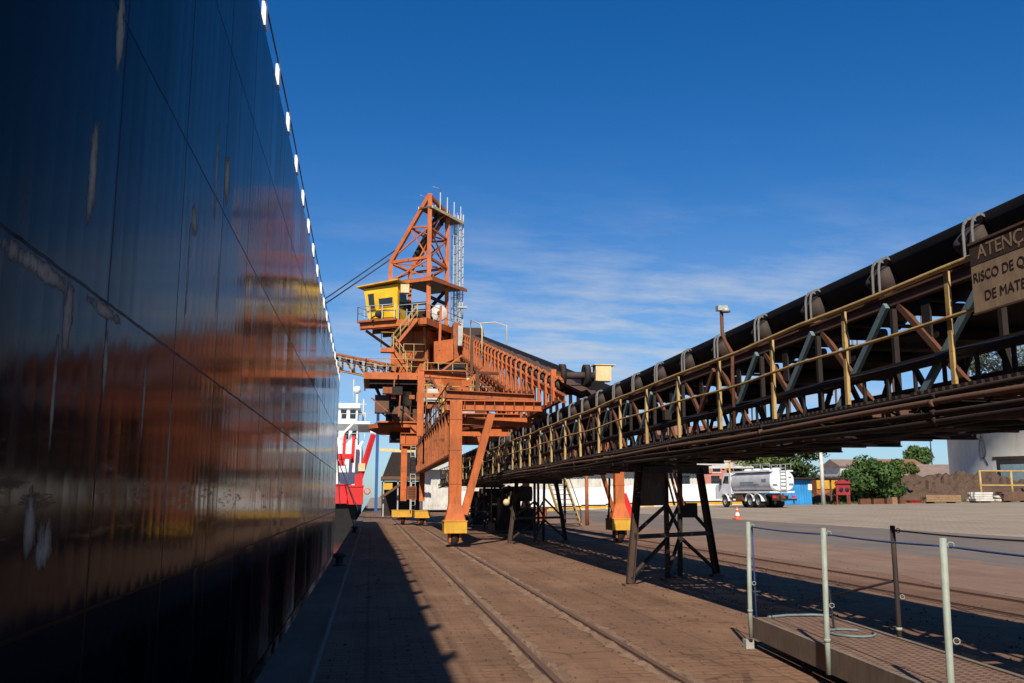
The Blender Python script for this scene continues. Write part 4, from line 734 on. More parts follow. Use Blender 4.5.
for v in (1.2, 2.4, 3.6, 4.8): m.bar(T(-.25, v, 22.5), T(-.25, v, 23.9), .07, .07); m.bar(T(.75, v, 22.5), T(.75, v, 23.6), .06, .06)
m.tube([T(.75, 0, 23.45), T(.75, 5.1, 23.6)], .03, 6); m.tube([T(-.25, 0, 23.95), T(-.25, 1.2, 24.2), T(-.25, 1.25, 23)], .03, 6); lp('platform_rail', m, 'galv')
m = MB()
for v in (.6, 1.5, 2.5, 3.4): m.lathe(T(.25, v, 22.1), [(0, -.12), (.35, -.12), (.26, 0), (.35, .12), (0, .12)], 14, 'X')
m.bar(T(.3, 1.6, 22), T(2.0, 1.6, 19.2), .35, .3); lp('rope_sheave', m, 'dark_steel')
for v, zb, zt in ((4.75, 13.0, 22.9), (5.35, 12.6, 23.4)):
    m = MB()
    for s_ in (-.22, .22): m.bar(T(s_, v, zb), T(s_, v, zt), .09, .07)
    z = zb
    while z < zt: m.bar(T(-.22, v, z), T(.22, v, z), .035, .035); z += .3
    ll = lp('mast_ladder', m, 'galv'); k = MB(); z = zb + 2
    while z < zt:
        pts = [T(.34 * math.cos(t_), v - .05 - .6 * math.sin(t_), z) for t_ in [i * math.pi / 6 for i in range(7)]]; k.tube(pts, .025, 5, False); z += .8
    for t_ in (R(40), R(90), R(140)): k.bar(T(.34 * math.cos(t_), v - .05 - .6 * math.sin(t_), zb + 2), T(.34 * math.cos(t_), v - .05 - .6 * math.sin(t_), zt), .03, .03)
    k.build('ladder_cage', M['galv'], ll)
# --- boom over the ship and its ropes
b0, b1 = Vector((1.2, 65.2, 9.75)), Vector((-8.2, 70.4, 12.2)); bd = (b1 - b0); sd = Vector((.5, .866, 0))
bm = MB(); n = 11
def bp_(i, s_, h): return b0 + bd * (i / n) + sd * s_ + Vector((0, 0, h))
for s_ in (0, 1.5):
    for h in (0, 1.15): bm.bar(bp_(0, s_, h), bp_(n, s_, h), .14, .14)
bo = lp('boom', bm, 'orange_dusty'); k = MB()
for i in range(n):
    for s_ in (0, 1.5): k.bar(bp_(i, s_, 0), bp_(i, s_, 1.15), .08, .08); k.bar(bp_(i, s_, 0), bp_(i + 1, s_, 1.15), .07, .07)
    k.bar(bp_(i, 0, 0), bp_(i, 1.5, 0), .08, .08); k.bar(bp_(i, 0, 0), bp_(i + 1, 1.5, 0), .06, .06); k.bar(bp_(i, 0, 1.15), bp_(i, 1.5, 1.15), .08, .08)
k.build('boom_lattice', M['rust'], bo); k = MB(); k.sheet(bp_(0, .2, .75), bp_(n, .2, .75), bp_(n, 1.3, .75), bp_(0, 1.3, .75), .05); k.build('boom_belt', M['dark_steel'], bo); k = MB()
for i in range(n): k.bar(bp_(i, -.5, -.05), bp_(i, -.5, .95), .05, .05); k.bar(bp_(i, -.5, -.05), bp_(i, 0, -.05), .07, .07)
k.bar(bp_(0, -.5, .95), bp_(n, -.5, .95), .05, .05); k.bar(bp_(0, -.5, .45), bp_(n, -.5, .45), .04, .04); k.bar(bp_(0, -.3, -.03), bp_(n, -.3, -.03), .5, .05); k.build('boom_rail', M['yellow_rail'], bo)
k = MB(); r = random.Random(9)
for i in range(n * 2): k.lathe(bp_(i / 2, .75, .9), [(0, -.5), (.12, -.5), (.12, .5), (0, .5)], 8, 'Y')
k.build('boom_roller', M['roller'], bo)
for s0, e0 in ((T(2.3, 0, 19.75), bp_(n, 0, 1.2)), (T(2.62, .1, 19.2), bp_(n, .6, 1.2))): lp('boom_rope', MB().tube([s0, s0.lerp(e0, .5) - Vector((0, 0, .1)), e0], .045, 6), 'cable')
# hanging pipes, cables and dark gear that fill the turret underside
r = random.Random(21); m = MB()
for i in range(26):
    x, y, z = r.uniform(.8, 5.2), r.uniform(60, 68), r.uniform(5.4, 9.3); lp('drive_gear', MB().box((x, y, z), (r.uniform(.2, .8), r.uniform(.2, .9), r.uniform(.15, .6))), r.choice(('dark_steel', 'dark_steel', 'rust', 'orange_dusty')))
for i in range(22):
    x, y, z = r.uniform(.5, 5.5), r.uniform(60, 66), r.uniform(4.9, 9.4); d = r.choice(((1.6, .2, 0), (.1, .1, 1.6), (1.1, .3, .9), (-1.1, .2, .9))); lp('pipework', MB().bar((x, y, z), (x + d[0], y + d[1], z + d[2]), .09, .09), 'orange_dusty')
# ------------------------------------------------------------------ things under and beyond the conveyor
st_t = thing('metal_stair', (11.8, 55.5, 0), 'narrow yellow sided metal stair under the conveyor in front of the white wall', 'stair')
p0, p1, wv = Vector((11.25, 54.9, .05)), Vector((10.75, 57.2, 2.9)), Vector((1.1, .05, 0)); m = MB()
for s_ in (0, 1): m.bar(p0 + wv * s_, p1 + wv * s_, .07, .24)
m.build('stringer', M['yellow_rail'], st_t); m = MB()
for i in range(10): c = p0.lerp(p1, (i + .4) / 10); m.prism([c + Vector((0, -.14, 0)), c + wv + Vector((0, -.14, 0)), c + wv + Vector((0, .14, 0)), c + Vector((0, .14, 0))], (0, 0, 0), (0, 0, .04))
m.build('treads', M['dark_steel'], st_t); m = MB()
for s_ in (0, 1): m.tube([p0 + wv * s_ + Vector((0, 0, .9)), p1 + wv * s_ + Vector((0, 0, .9))], .03, 6); m.tube([p0 + wv * s_, p0 + wv * s_ + Vector((0, 0, .9))], .03, 6)
m.build('stair_rail', M['dark_steel'], st_t); MB().bx((10.3, 57.1, 2.85), (12.2, 58.6, 2.95)).bar((10.4, 58.4, .05), (10.4, 58.4, 2.85), .14).bar((12.1, 58.4, .05), (12.1, 58.4, 2.85), .14).build('landing', M['dark_steel'], st_t)
m = MB(); m.tube([(13.2, 57, 0), (13.2, 57, 3.2)], .11, 10); m.box((13.2, 57, 3.2), (.3, .3, .06)); tag(m.build('steel_post', M['orange_dusty'], at=(13.2, 57, 0)), 'single rusty orange post standing right of the metal stair', 'post')
bs = thing('steel_box', (9.8, 66, 0), 'long low rust orange steel box on the ground behind the metal stair', 'box')
MB().bx((7.6, 65, .12), (12.2, 67.4, .95)).build('body', M['orange_dusty'], bs); MB().bx((7.5, 64.94, .9), (12.3, 67.46, 1.0)).build('rim', M['rust'], bs); m = MB()
for i in range(6): m.bx((7.7 + i * .88, 64.92, .14), (7.78 + i * .88, 65, .9))
m.build('stiffener', M['rust'], bs)
def drive(y, label):
    t = thing('drive_station', (6.8, y, 0), label, 'drive unit', 'conveyor drive stations'); m = MB(); m.bx((5.9, y, .15), (8.0, y + 2.6, .5)); m.build('skid', M['dark_steel'], t); m = MB(); m.bx((6.2, y + .3, .5), (7.2, y + 1.6, 1.7)); m.bx((7.3, y + .5, .5), (7.9, y + 2.2, 1.2)); m.bx((6.0, y + 1.9, .5), (6.7, y + 2.4, 2.1)); m.build('housing', M['dark_steel'], t)
    MB().lathe((7.0, y + .1, 1.9), [(0, -.7), (.36, -.7), (.36, .7), (0, .7)], 16, 'X').build('drum', M['dark_steel'], t); MB().bar((6.0, y, .2), (6.6, y + .1, 2.3), .12).bar((7.8, y, .2), (7.2, y + .1, 2.3), .12).build('frame', M['dark_steel'], t)
drive(45, 'black machinery and drums clustered under the conveyor beside the stair trestle'); drive(55, 'dark drive machinery under the conveyor behind the orange portal')
m = MB(); m.lathe((5.05, 35.2, 1.55), [(0, -.10), (.10, -.08), (.13, 0), (.10, .06), (.0, .06)], 14, 'Y'); m.bar((5.1, 35.3, 1.5), (5.25, 35.4, 1.9), .05); tag(m.build('round_lamp', M['cream'], at=(5.05, 35.2, 1.5)), 'small round cream lamp fixed low on the second trestle', 'lamp')

# boundary wall, sheds and houses
wl = thing('boundary_wall', (24, 101, gz(24)), 'long white painted boundary wall with yellow and grey base stripe', 'wall')
m = MB(); 
for i in range(12):
    x0, x1 = 9 + i * 2.75, 9 + (i + 1) * 2.75; zb = gz((x0 + x1) / 2); m.bx((x0, 101, zb - .5), (x1 - .004, 101.25, zb + 2.35))
m.build('white_face', M['white'], wl); m = MB()
for nm, z0, z1, mt, o in (('yellow_stripe', .05, .32, 'yellow', .012), ('grey_stripe', .325, .48, 'dark_steel', .012)):
    m = MB()
    for i in range(12):
        x0, x1 = 9 + i * 2.75, 9 + (i + 1) * 2.75; zb = gz((x0 + x1) / 2); m.bx((x0, 101 - o, zb + z0), (x1 - .004, 101.001, zb + z1))
    m.build(nm, M[mt], wl)
sh = thing('ribbed_shed', (26, 110, .8), 'pale grey corrugated shed with low roof behind the white wall', 'shed')
m = MB(); m.bx((6, 110, .3), (40, 122, 4.9)); m.build('wall', M['white_dirty'], sh); m = MB()
for i in range(80): m.bx((6.1 + i * .42, 109.94, .8), (6.24 + i * .42, 110, 4.8))
m.build('rib', M['white_dirty'], sh); m = MB(); m.prism([(5.4, 108.6, 4.9), (46, 108.6, 5.2), (46, 116, 7.4), (5.4, 116, 6.6)], (0, 0, 0), (0, 0, .15)); m.build('roof', M['white_dirty'], sh); m = MB()
[MB().bx((x, 109.88, 2.6), (x + 1.1, 109.9, 4.3)).build('window', M['glass'], sh) for x in (34, 37.2, 41)]
MB().bx((12.4, 109.85, 3.5), (18, 109.93, 4.6)).build('blue_board', M['blue'], sh)
def house(name, x0, x1, y0, y1, zb, zt, wall, roofc, label, floors=2, cols=3, rz=0):
    t = thing(name, ((x0 + x1) / 2, y0, zb), label, 'house'); MB().bx((x0, y0, zb - 1), (x1, y1, zt)).build('wall', M[wall], t); h = (zt - zb) / floors; w = (x1 - x0) / cols
    proto = None
    for f in range(floors):
        for c_ in range(cols):
            x, z = x0 + w * (c_ + .5), zb + h * (f + .35)
            if proto is None:
                proto = MB().bx((x - .55, y0 - .02, z), (x + .55, y0 + .0, z + 1.2)).build('window', M['glass'], t, at=(x, y0, z)); MB().bx((x - .65, y0 - .07, z - .1), (x + .65, y0 - .022, z - .0)).build('sill', M['white'], proto); p3 = (x, y0, z)
            else: inst(proto, (x - p3[0], 0, z - p3[2]))
    mx = (y0 + y1) / 2; m = MB(); m.prism([(x0 - .5, y0 - .6, zt - .05), (x0 - .5, mx, zt + 1.6), (x0 - .5, y1 + .6, zt - .05), (x0 - .5, y1 + .6, zt - .2), (x0 - .5, y0 - .6, zt - .2)], (0, 0, 0), (x1 - x0 + 1, 0, 0)); m.build('roof', M[roofc], t); return t
M['pink'] = paint('salmon_plaster', (.50, .21, .17), .85, .05, .15, .6); M['tile'] = paint('clay_tile', (.28, .13, .08), .85, .2, .3, 2); M['brownroof'] = paint('brown_sheet_roof', (.26, .19, .15), .7, .2, .3, 1)
house('pink_house', 40.5, 53.5, 128, 138, .9, 10.6, 'pink', 'tile', 'salmon pink house showing through the conveyor braces', 3, 4)
house('small_house', 96, 104, 165, 173, 1.3, 7.4, 'pink', 'tile', 'small pale pink house with dark windows far behind the bushy tree', 2, 3)
house('small_house', 108, 118, 205, 213, 1.3, 9.0, 'white_dirty', 'brownroof', 'low pale house far off just left of the round distant tree', 2, 3)
t = thing('storage_shed', (98, 138, 1.3), 'long low shed with brown sheet roof left of the concrete tank', 'shed'); m = MB(); m.bx((80, 140, 1), (112, 150, 4.2)); m.build('wall', M['dark'], t); MB().prism([(77, 136.5, 4.3), (113, 136.5, 4.3), (113, 144, 6.9), (77, 144, 6.9)], (0, 0, 0), (0, 0, .2)).build('roof', M['brownroof'], t); MB().bx((84, 136.8, 1.3), (108, 137.1, 2.9)).build('low_wall', M['white'], t)
t = thing('blue_shed', (44, 92.5, gz(44)), 'bright blue corrugated site cabin behind the tanker truck', 'shed'); z = gz(44); m = MB(); m.bx((40.8, 92.5, z), (45.4, 95.5, z + 2.55)); m.build('wall', M['blue'], t); m = MB()
for i in range(16): m.bx((40.9 + i * .28, 92.44, z + .1), (41.03 + i * .28, 92.5, z + 2.45))
m.build('rib', M['blue'], t); MB().bx((39.5, 91.8, z + 2.62), (49.5, 96.4, z + 2.8)).build('roof', M['dark_steel'], t); MB().bx((45.0, 92.40, z + 1.5), (45.42, 92.44, z + 2.2)).build('notice', M['white'], t)
m = MB()
for x in (49.2, 47.4): m.bar((x, 92.2, z), (x, 92.2, z + 2.6), .14)
m.build('roof_post', M['brown_steel'], t)
t = thing('orange_container', (51.5, 99, gz(51)), 'low orange and brown container half hidden behind the bushy tree', 'container'); z = gz(51); MB().bx((49.2, 99, z), (53.5, 101.5, z + 2.5)).build('body', M['orange_dusty'], t); MB().bx((49.2, 98.9, z + 1.6), (53.5, 99, z + 2.55)).build('upper_panel', M['yellow'], t)
def pole(x, y, h, label, mt='galv', r0=.17):
    t = thing('utility_pole', (x, y, gz(x)), label, 'pole'); m = MB(); m.tube([(x, y, gz(x) - .1), (x, y, gz(x) + h)], [r0, r0 * .7], 10); m.build('shaft', M[mt], t); m = MB(); m.bar((x - .8, y - .12, gz(x) + h - .5), (x + .8, y - .12, gz(x) + h - .5), .1); m.build('cross_arm', M['timber'], t)
pole(45.2, 89.6, 6.6, 'pale concrete utility pole beside the blue cabin', 'white_dirty', .22)
pole(39.6, 100.2, 5.2, 'slim yellow pole behind the blue cabin roof', 'yellow', .12)
pole(93.5, 146, 11.5, 'thin dark pole close to the left edge of the concrete tank', 'dark_steel', .12)
t = thing('fire_point', (47.5, 89.6, gz(47)), 'red two legged fire point board near the bushy tree', 'fire point'); z = gz(47.5); m = MB(); m.bx((46.6, 89.5, z + .95), (48.1, 89.6, z + 2.1)); m.build('board', M['dull_red'], t); m = MB()
for x in (46.68, 48.02): m.bar((x, 89.6, z), (x, 89.6, z + 2.4), .12)
m.prism([(46.5, 89.3, z + 2.1), (47.35, 89.3, z + 2.5), (48.2, 89.3, z + 2.1)], (0, 0, 0), (0, .6, 0)); m.build('frame', M['dull_red'], t); m = MB()
for x in (46.95, 47.6): m.lathe((x + .15, 89.44, z + 1.5), [(0, -.02), (.22, -.02), (.22, .02), (0, .02)], 14, 'Y')
m.build('hose_reel', M['dark'], t)

# concrete silo
tk = thing('concrete_tank', (86.4, 101, 1.3), 'huge pale concrete tank with stained wall beyond the soil bank', 'tank')
def tank_mat():
    m, nt, b = nodes('stained_concrete'); p = position(nt); n1 = noise(nt, p, .35, 5); n2 = noise(nt, p, 1.4, 7, .65, (1, 1, .18)); c = mix(nt, ramp(nt, n1, .3, .7), (.68, .65, .57), (.80, .77, .69)); c = mix(nt, math_(nt, 'MULTIPLY', ramp(nt, n2, .5, .75), .45), c, (.34, .31, .27)); nt.links.new(c, b.inputs['Base Color']); b.inputs['Roughness'].default_value = .9; return m
M['tank'] = tank_mat(); m = MB(); m.lathe((86.4, 107.8, 0), [(12.6, 1.0), (12.6, 11.6), (12.75, 11.6), (12.75, 11.9), (12.3, 11.9), (0, 12.6)], 72); m.build('wall', M['tank'], tk)
def tkp(a, z, o=0): return Vector((86.4 + (12.6 + o) * math.sin(R(a)), 107.8 - (12.6 + o) * math.cos(R(a)), z))
def tpatch(name, a0, a1, z0, z1, mt, o=.05):
    m = MB(); n = 6; vs = [tkp(a0 + (a1 - a0) * i / n, z_, o) for i in range(n + 1) for z_ in (z0, z1)] + [tkp(a0 + (a1 - a0) * i / n, z_, -.2) for i in range(n + 1) for z_ in (z0, z1)]
    k = 2 * (n + 1); fs = [(2 * i, 2 * i + 2, 2 * i + 3, 2 * i + 1) for i in range(n)] + [(2 * i, k + 2 * i, k + 2 * i + 2, 2 * i + 2) for i in range(n)] + [(2 * i + 1, 2 * i + 3, k + 2 * i + 3, k + 2 * i + 1) for i in range(n)] + [(0, 1, k + 1, k), (2 * n, k + 2 * n, k + 2 * n + 1, 2 * n + 1)]
    m.add(vs, fs); return m.build(name, M[mt], tk)
tpatch('doorway', -69, -52, 1.2, 6.2, 'dark'); tpatch('lintel', -71, -10, 6.2, 6.55, 'dark_steel', .12); tpatch('doorway', -50, -12, 1.2, 6.7, 'dark', .04); tpatch('grey_door', -67, -54, 1.3, 5.6, 'grey_blue', .07)
m = MB(); pts = [tkp(-77 + 2.6 * math.sin(t_) * math.sin(t_ / 2), 7.9 + 1.5 * math.cos(t_), .1) for t_ in [i * math.pi / 8 for i in range(17)]]; m.tube(pts, .06, 6); m.tube([tkp(-77, 9.4, .1), tkp(-76.5, 6.6, .1), tkp(-74, 5.6, .1)], .05, 6); m.build('hanging_hose', M['cable'], tk)
def heap(name, x0, x1, y0, y1, h, mat, label, cat, seed, kind=None):
    r = random.Random(seed); ph = [(r.uniform(.15, 1.6), r.uniform(.2, 1.8), r.uniform(0, 6.3), r.uniform(.3, 1)) for _ in range(14)]
    def f(u, v):
        x, y = x0 + (x1 - x0) * u, y0 + (y1 - y0) * v; e = max(0, min(1, u * 6, (1 - u) * 6)) ** .7 * math.sin(math.pi * v) ** .7; w = sum(a_ * math.sin(x * kx * 1.7 + y * ky * 1.7 + p) for kx, ky, p, a_ in ph) / 4 + r.uniform(-.35, .35)
        return (x, y, gz(x) - .05 + max(0, h * e * (1 + .28 * w) + .25 * e * w))
    m = MB(); m.grid(f, 90, 26, False); return tag(m.build(name, M[mat], at=(x0, y0, gz(x0))), label, cat, None, kind)
tag(heap('soil_bank', 46, 88, 96, 112, 2.6, 'soil', 'long bank of red brown soil and rubble before the tank', 'soil bank', 4), kind='structure')
r = random.Random(12)
for i in range(14):
    x, y = r.uniform(54, 80), r.uniform(93.6, 97); s_ = r.uniform(.25, .6); m = MB(); vs = []
    for a in range(7):
        for b_ in (0, 1): rr = s_ * r.uniform(.7, 1.1) * (1 if b_ == 0 else .65); vs.append((x + rr * math.cos(a * .9), y + rr * math.sin(a * .9), gz(x) - .03 + b_ * s_ * r.uniform(.6, .9)))
    m.add(vs, [(2 * a, 2 * ((a + 1) % 7), 2 * ((a + 1) % 7) + 1, 2 * a + 1) for a in range(7)] + [tuple(2 * a + 1 for a in range(7))]); tag(m.build('rock', M['soil'], at=(x, y, gz(x))), 'brown broken rock lying at the foot of the soil bank', 'rock', 'rocks along the soil bank')
# timber stacks, frames
def stack(x, y, label, n, L_, mt='timber', ends=None, rz=0):
    t = thing('timber_stack', (x, y, gz(x)), label, 'timber stack', 'stacks of timber in front of the soil bank', rz); m = MB(); r = random.Random(int(x * 7)); rows = n // 5
    for j in range(rows):
        for i in range(5): m.box((r.uniform(-.12, .12), (i - 2) * .26, .26 + j * .23), (L_, .22, .2))
    m.build('planks', M[mt], t, True); MB().box((-L_ * .3, 0, .07), (.15, 1.4, .14)).box((L_ * .3, 0, .07), (.15, 1.4, .14)).build('bearers', M['dark_steel'], t, True); return t
stack(57.2, 88.3, 'dark stack of long boards with pale leaning planks at the left of the row', 15, 3.8, 'timber'); stack(61.6, 88.3, 'square stack of pale white ended timber in the middle of the row', 20, 2.0, 'white_dirty'); stack(65.2, 87.8, 'dark brown stack of sleepers under the yellow pipe frame', 20, 3.6, 'brown_steel'); stack(69.3, 88.2, 'stack of grey boards at the right end of the row', 15, 3.0, 'brown_steel')
for x, y in ((63.4, 88.4),):
    m = MB(); [m.lathe((x + .34 * i, y, gz(x) + .2 + .34 * j), [(0, -.8), (.15, -.8), (.15, .8), (0, .8)], 10, 'Y') for i in range(3) for j in range(2)]; tag(m.build('pipe_bundle', M['white_dirty'], at=(x, y, gz(x))), 'bundle of pale pipes between two dark timber stacks', 'pipes')
t = thing('pipe_barrier', (67.5, 90.6, gz(67)), 'yellow pipe guard frame with tall posts behind the timber stacks', 'barrier'); z = gz(67)
for x in (63.4, 67.0, 71.0, 75): MB().tube([(x, 90.6, z), (x, 90.6, z + 3.3)], .12, 8).build('post', M['yellow_rail'], t)
for zz in (1.7, 3.2): MB().tube([(63.4, 90.6, z + zz), (75, 90.6, z + zz)], .09, 8).build('rail', M['yellow_rail'], t)
m = MB(); x = 73.5; [m.tube([(x - .4 + .8 * i, 89.6, z), (x, 89.9, z + 4.4)], .07, 6) for i in range(2)]; m.tube([(x, 91, z), (x, 89.9, z + 4.4)], .07, 6); tag(m.build('pole_tripod', M['cream'], at=(x, 89.9, z)), 'slim pale tripod of poles against the dark tank doorway', 'tripod')
m = MB(); m.lathe((72.6, 94.0, gz(70)), [(.16, 0), (.16, 4.6), (0, 4.65)], 12); tag(m.build('upright_pipe', M['yellow'], at=(72.6, 94.0, gz(70))), 'short bright yellow upright pipe before the tank door', 'pipe')
t = thing('parts_tray', (56.2, 91.0, gz(56)), 'small bright red tray lying on the ground before the soil bank', 'tray'); z = gz(56.2); m = MB(); m.add([(55.2, 90.6, z + .3), (57.0, 90.6, z + .3), (57.0, 91.6, z + .3), (55.2, 91.6, z + .3), (55.5, 90.8, z + .06), (56.7, 90.8, z + .06), (56.7, 91.4, z + .06), (55.5, 91.4, z + .06)], [(4, 5, 6, 7), (0, 1, 5, 4), (1, 2, 6, 5), (2, 3, 7, 6), (3, 0, 4, 7)]); m.build('tray', M['red'], t); MB().tube([(57, 91, z + .28), (58.2, 91, z + .45)], .04, 6).tube([(54.4, 90.9, z + .04), (53.4, 90.9, z + .06)], .05, 6).build('handle', M['dark_steel'], t)
for i in range(7):
    x, y = 49.2 + i * .72, 89.3 + .3 * (i % 2); m = MB(); m.box((x, y, gz(x) + .26), (.6, .5, .52 if i != 5 else .75)); m.box((x, y, gz(x) + .54 if i != 5 else gz(x) + .66), (.5, .4, .03)); tag(m.build('clay_block', M['rust' if i != 5 else 'timber'], at=(x, y, gz(x))), 'brown clay block in the low row under the bushy tree' if i != 5 else 'pale taller block near the end of the low clay row', 'block', 'row of blocks under the bushy tree')

# ------------------------------------------------------------------ traffic cone, tanker
t = thing('traffic_cone', (22.6, 56.2, gz(22.6)), 'orange and white traffic cone alone on the road edge', 'cone'); m = MB(); m.lathe((0, 0, 0), [(.20, .05), (.15, .22)], 20); m.lathe((0, 0, 0), [(.105, .42), (.07, .58)], 20); m.lathe((0, 0, 0), [(.055, .64), (.035, .75), (0, .755)], 20); m.box((0, 0, .025), (.46, .46, .05)); M['cone'] = paint('orange_cone', (.75, .10, .02), .5, 0, .1, 2); m.build('cone_body', M['cone'], t, True); m = MB(); m.lathe((0, 0, 0), [(.151, .22), (.105, .42)], 20); m.lathe((0, 0, 0), [(.071, .58), (.055, .64)], 20); m.build('white_band', M['white'], t, True)
TX, TY = 35.2, 77.2
tr = thing('tanker_truck', (TX, TY, gz(TX)), 'white tanker truck with grey elliptical tank parked before the white wall', 'truck', None, R(9))
M['tankgrey'] = paint('grey_tank_paint', (.50, .50, .52), .45, .03, .15, 1); M['truckwhite'] = paint('truck_white', (.72, .73, .74), .4, .03, .1, 1)
def tkb(name, mb, mt, parent=None): return mb.build(name, M[mt], parent or tr, True)
m = MB(); m.bx((-.45, -.2, .85), (-.25, 8.9, 1.05)); m.bx((.25, -.2, .85), (.45, 8.9, 1.05)); tkb('chassis', m, 'dark_steel')
def ell(y, sx_=1.22, sz_=.92, n=32): return [(sx_ * (abs(math.cos(a)) ** .75) * (1 if math.cos(a) >= 0 else -1), y, 2.28 + sz_ * (abs(math.sin(a)) ** .75) * (1 if math.sin(a) >= 0 else -1)) for a in [2 * math.pi * i / n for i in range(n)]]
m = MB(); n = 32; rings = [ell(.0), ell(6.3)]; m.add(rings[0] + rings[1], [(i, (i + 1) % n, n + (i + 1) % n, n + i) for i in range(n)], True); tank_ = tkb('tank', m, 'tankgrey'); m = MB(); r0, r1, r2 = ell(-.0), ell(-.12, 1.12, .82), ell(-.16, .6, .45); m.add(r0 + r1 + r2, [(n + i, n + (i + 1) % n, (i + 1) % n, i) for i in range(n)] + [(2 * n + i, 2 * n + (i + 1) % n, n + (i + 1) % n, n + i) for i in range(n)] + [tuple(2 * n + i for i in range(n))], False); tkb('tank_end', m, 'truckwhite', tank_); m = MB(); m.add(ell(6.3) + ell(6.42, 1.1, .8), [(i, (i + 1) % n, n + (i + 1) % n, n + i) for i in range(n)] + [tuple(reversed(range(n, 2 * n)))], True); tkb('tank_end', m, 'truckwhite', tank_)
m = MB(); m.bx((-1.24, .0, 1.28), (1.24, 6.3, 1.42)); m.bx((-1.2, .02, 3.1), (-.6, 6.2, 3.24)); m.bx((.6, .02, 3.1), (1.2, 6.2, 3.24)); tkb('tank_skirt', m, 'truckwhite', tank_)
m = MB()
for y in (.8, 2.3, 3.8, 5.3): m.lathe((0, y, 3.15), [(.42, 0), (.42, .22), (.3, .3), (0, .3)], 16)
tkb('hatch', m, 'truckwhite', tank_); m = MB()
for x in (-1.05, 1.05):
    m.tube([(x, .1, 3.78), (x, 6.1, 3.78)], .025, 6)
    for y in (.1, 1.6, 3.1, 4.6, 6.1): m.tube([(x, y, 3.2), (x, y, 3.78)], .022, 6)
tkb('top_rail', m, 'galv', tank_)
m = MB()
for x in (-.28, .28): m.bar((x, -.24, 1.1), (x, -.24, 3.7), .05)
for i in range(8): m.bar((-.28, -.24, 1.3 + i * .3), (.28, -.24, 1.3 + i * .3), .045)
tkb('rear_ladder', m, 'galv'); m = MB()
for k, (y, w) in enumerate(((3.6, 1.7), (3.6, 1.2))):
    pass
m = MB(); m.box((-1.225, 3.7, 2.2), (.02, 2.2, .1)); m.box((-1.235, 3.3, 2.0), (.02, 3.0, .12)); m.box((-1.23, .9, 2.35), (.02, .7, .25)); tkb('side_lettering_band', m, 'grey_blue', tank_)
m = MB(); m.box((-.75, -.14, 1.95), (.5, .03, .16)); m.box((.8, -.14, 2.0), (.5, .03, .18)); m.box((.65, -.14, 2.6), (.42, .03, .12)); tkb('rear_marking', m, 'grey_blue', tank_)
m = MB(); m.bx((-1.2, -.35, .62), (1.2, -.2, .78)); m.bx((-1.0, -.3, .35), (-.9, -.22, .62)); m.bx((.9, -.3, .35), (1.0, -.22, .62)); tkb('rear_bumper', m, 'dark_steel'); m = MB(); m.bx((-1.15, -.3, .85), (-.8, -.2, 1.05)); tkb('tail_light', m, 'red'); m = MB(); m.bx((.8, -.3, .85), (1.15, -.2, 1.05)); tkb('tail_light', m, 'red'); m = MB(); m.bx((-.6, -.1, .75), (.5, .6, 1.05)); m.bx((-1.15, 4.6, .6), (-.55, 5.8, 1.2)); tkb('valve_box', m, 'rust')
def tyre(x, y):
    w = MB().lathe((x, y, .52), [(.28, -.14), (.5, -.15), (.52, -.11), (.52, .11), (.5, .15), (.28, .14)], 28, 'X'); o = tkb('wheel', w, 'rubber'); MB().lathe((x, y, .52), [(0, -.06), (.12, -.1), (.14, -.04), (.28, -.06), (.29, -.15), (.29, .15), (.28, .06), (.14, .04), (.12, .1), (0, .06)], 24, 'X').build('rim', M['galv'], o, True)
for s_ in (-1, 1):
    for y in (2.0, 3.3): tyre(s_ * 1.05, y); tyre(s_ * .72, y)
    tyre(s_ * 1.05, 7.6)
    for yc in (2.0, 3.3, 7.6):
        m = MB()
        a_ = [i * math.pi / 10 for i in range(11)]; pr = [(s_ * .85, yc - .68 * math.cos(q_), .55 + .66 * math.sin(q_)) for q_ in a_]
        for p_, q_ in zip(pr, pr[1:]): m.bar(Vector(p_) + Vector((s_ * .15, 0, 0)), Vector(q_) + Vector((s_ * .15, 0, 0)), .56, .04, (0, 0, 1))
        tkb('mudguard', m, 'truckwhite')
m = MB(); prof = [(6.55, .9), (6.55, 3.0), (6.75, 3.15), (7.7, 3.1), (8.15, 2.25), (9.2, 2.05), (9.4, 1.8), (9.4, .75), (8.3, .75), (8.28, 1.2), (6.95, 1.2), (6.9, .9)]; m.prism([(-1.15, y, z) for y, z in prof], (0, 0, 0), (2.3, 0, 0)); cabt = tkb('cab', m, 'truckwhite'); m = MB()
for s_ in (-1, 1): m.prism([(s_ * 1.156, 6.9, 2.15), (s_ * 1.156, 6.9, 2.85), (s_ * 1.156, 7.6, 2.85), (s_ * 1.156, 7.95, 2.2)], (0, 0, 0), (s_ * .01, 0, 0))
m.bx((-.9, 6.54, 2.2), (.9, 6.55, 2.85)); tkb('cab_window', m, 'glass', cabt); m = MB()
for s_ in (-1, 1): m.bx((s_ * 1.25, 8.0, 2.0), (s_ * 1.45, 8.06, 2.6))
tkb('mirror', m, 'dark', cabt)

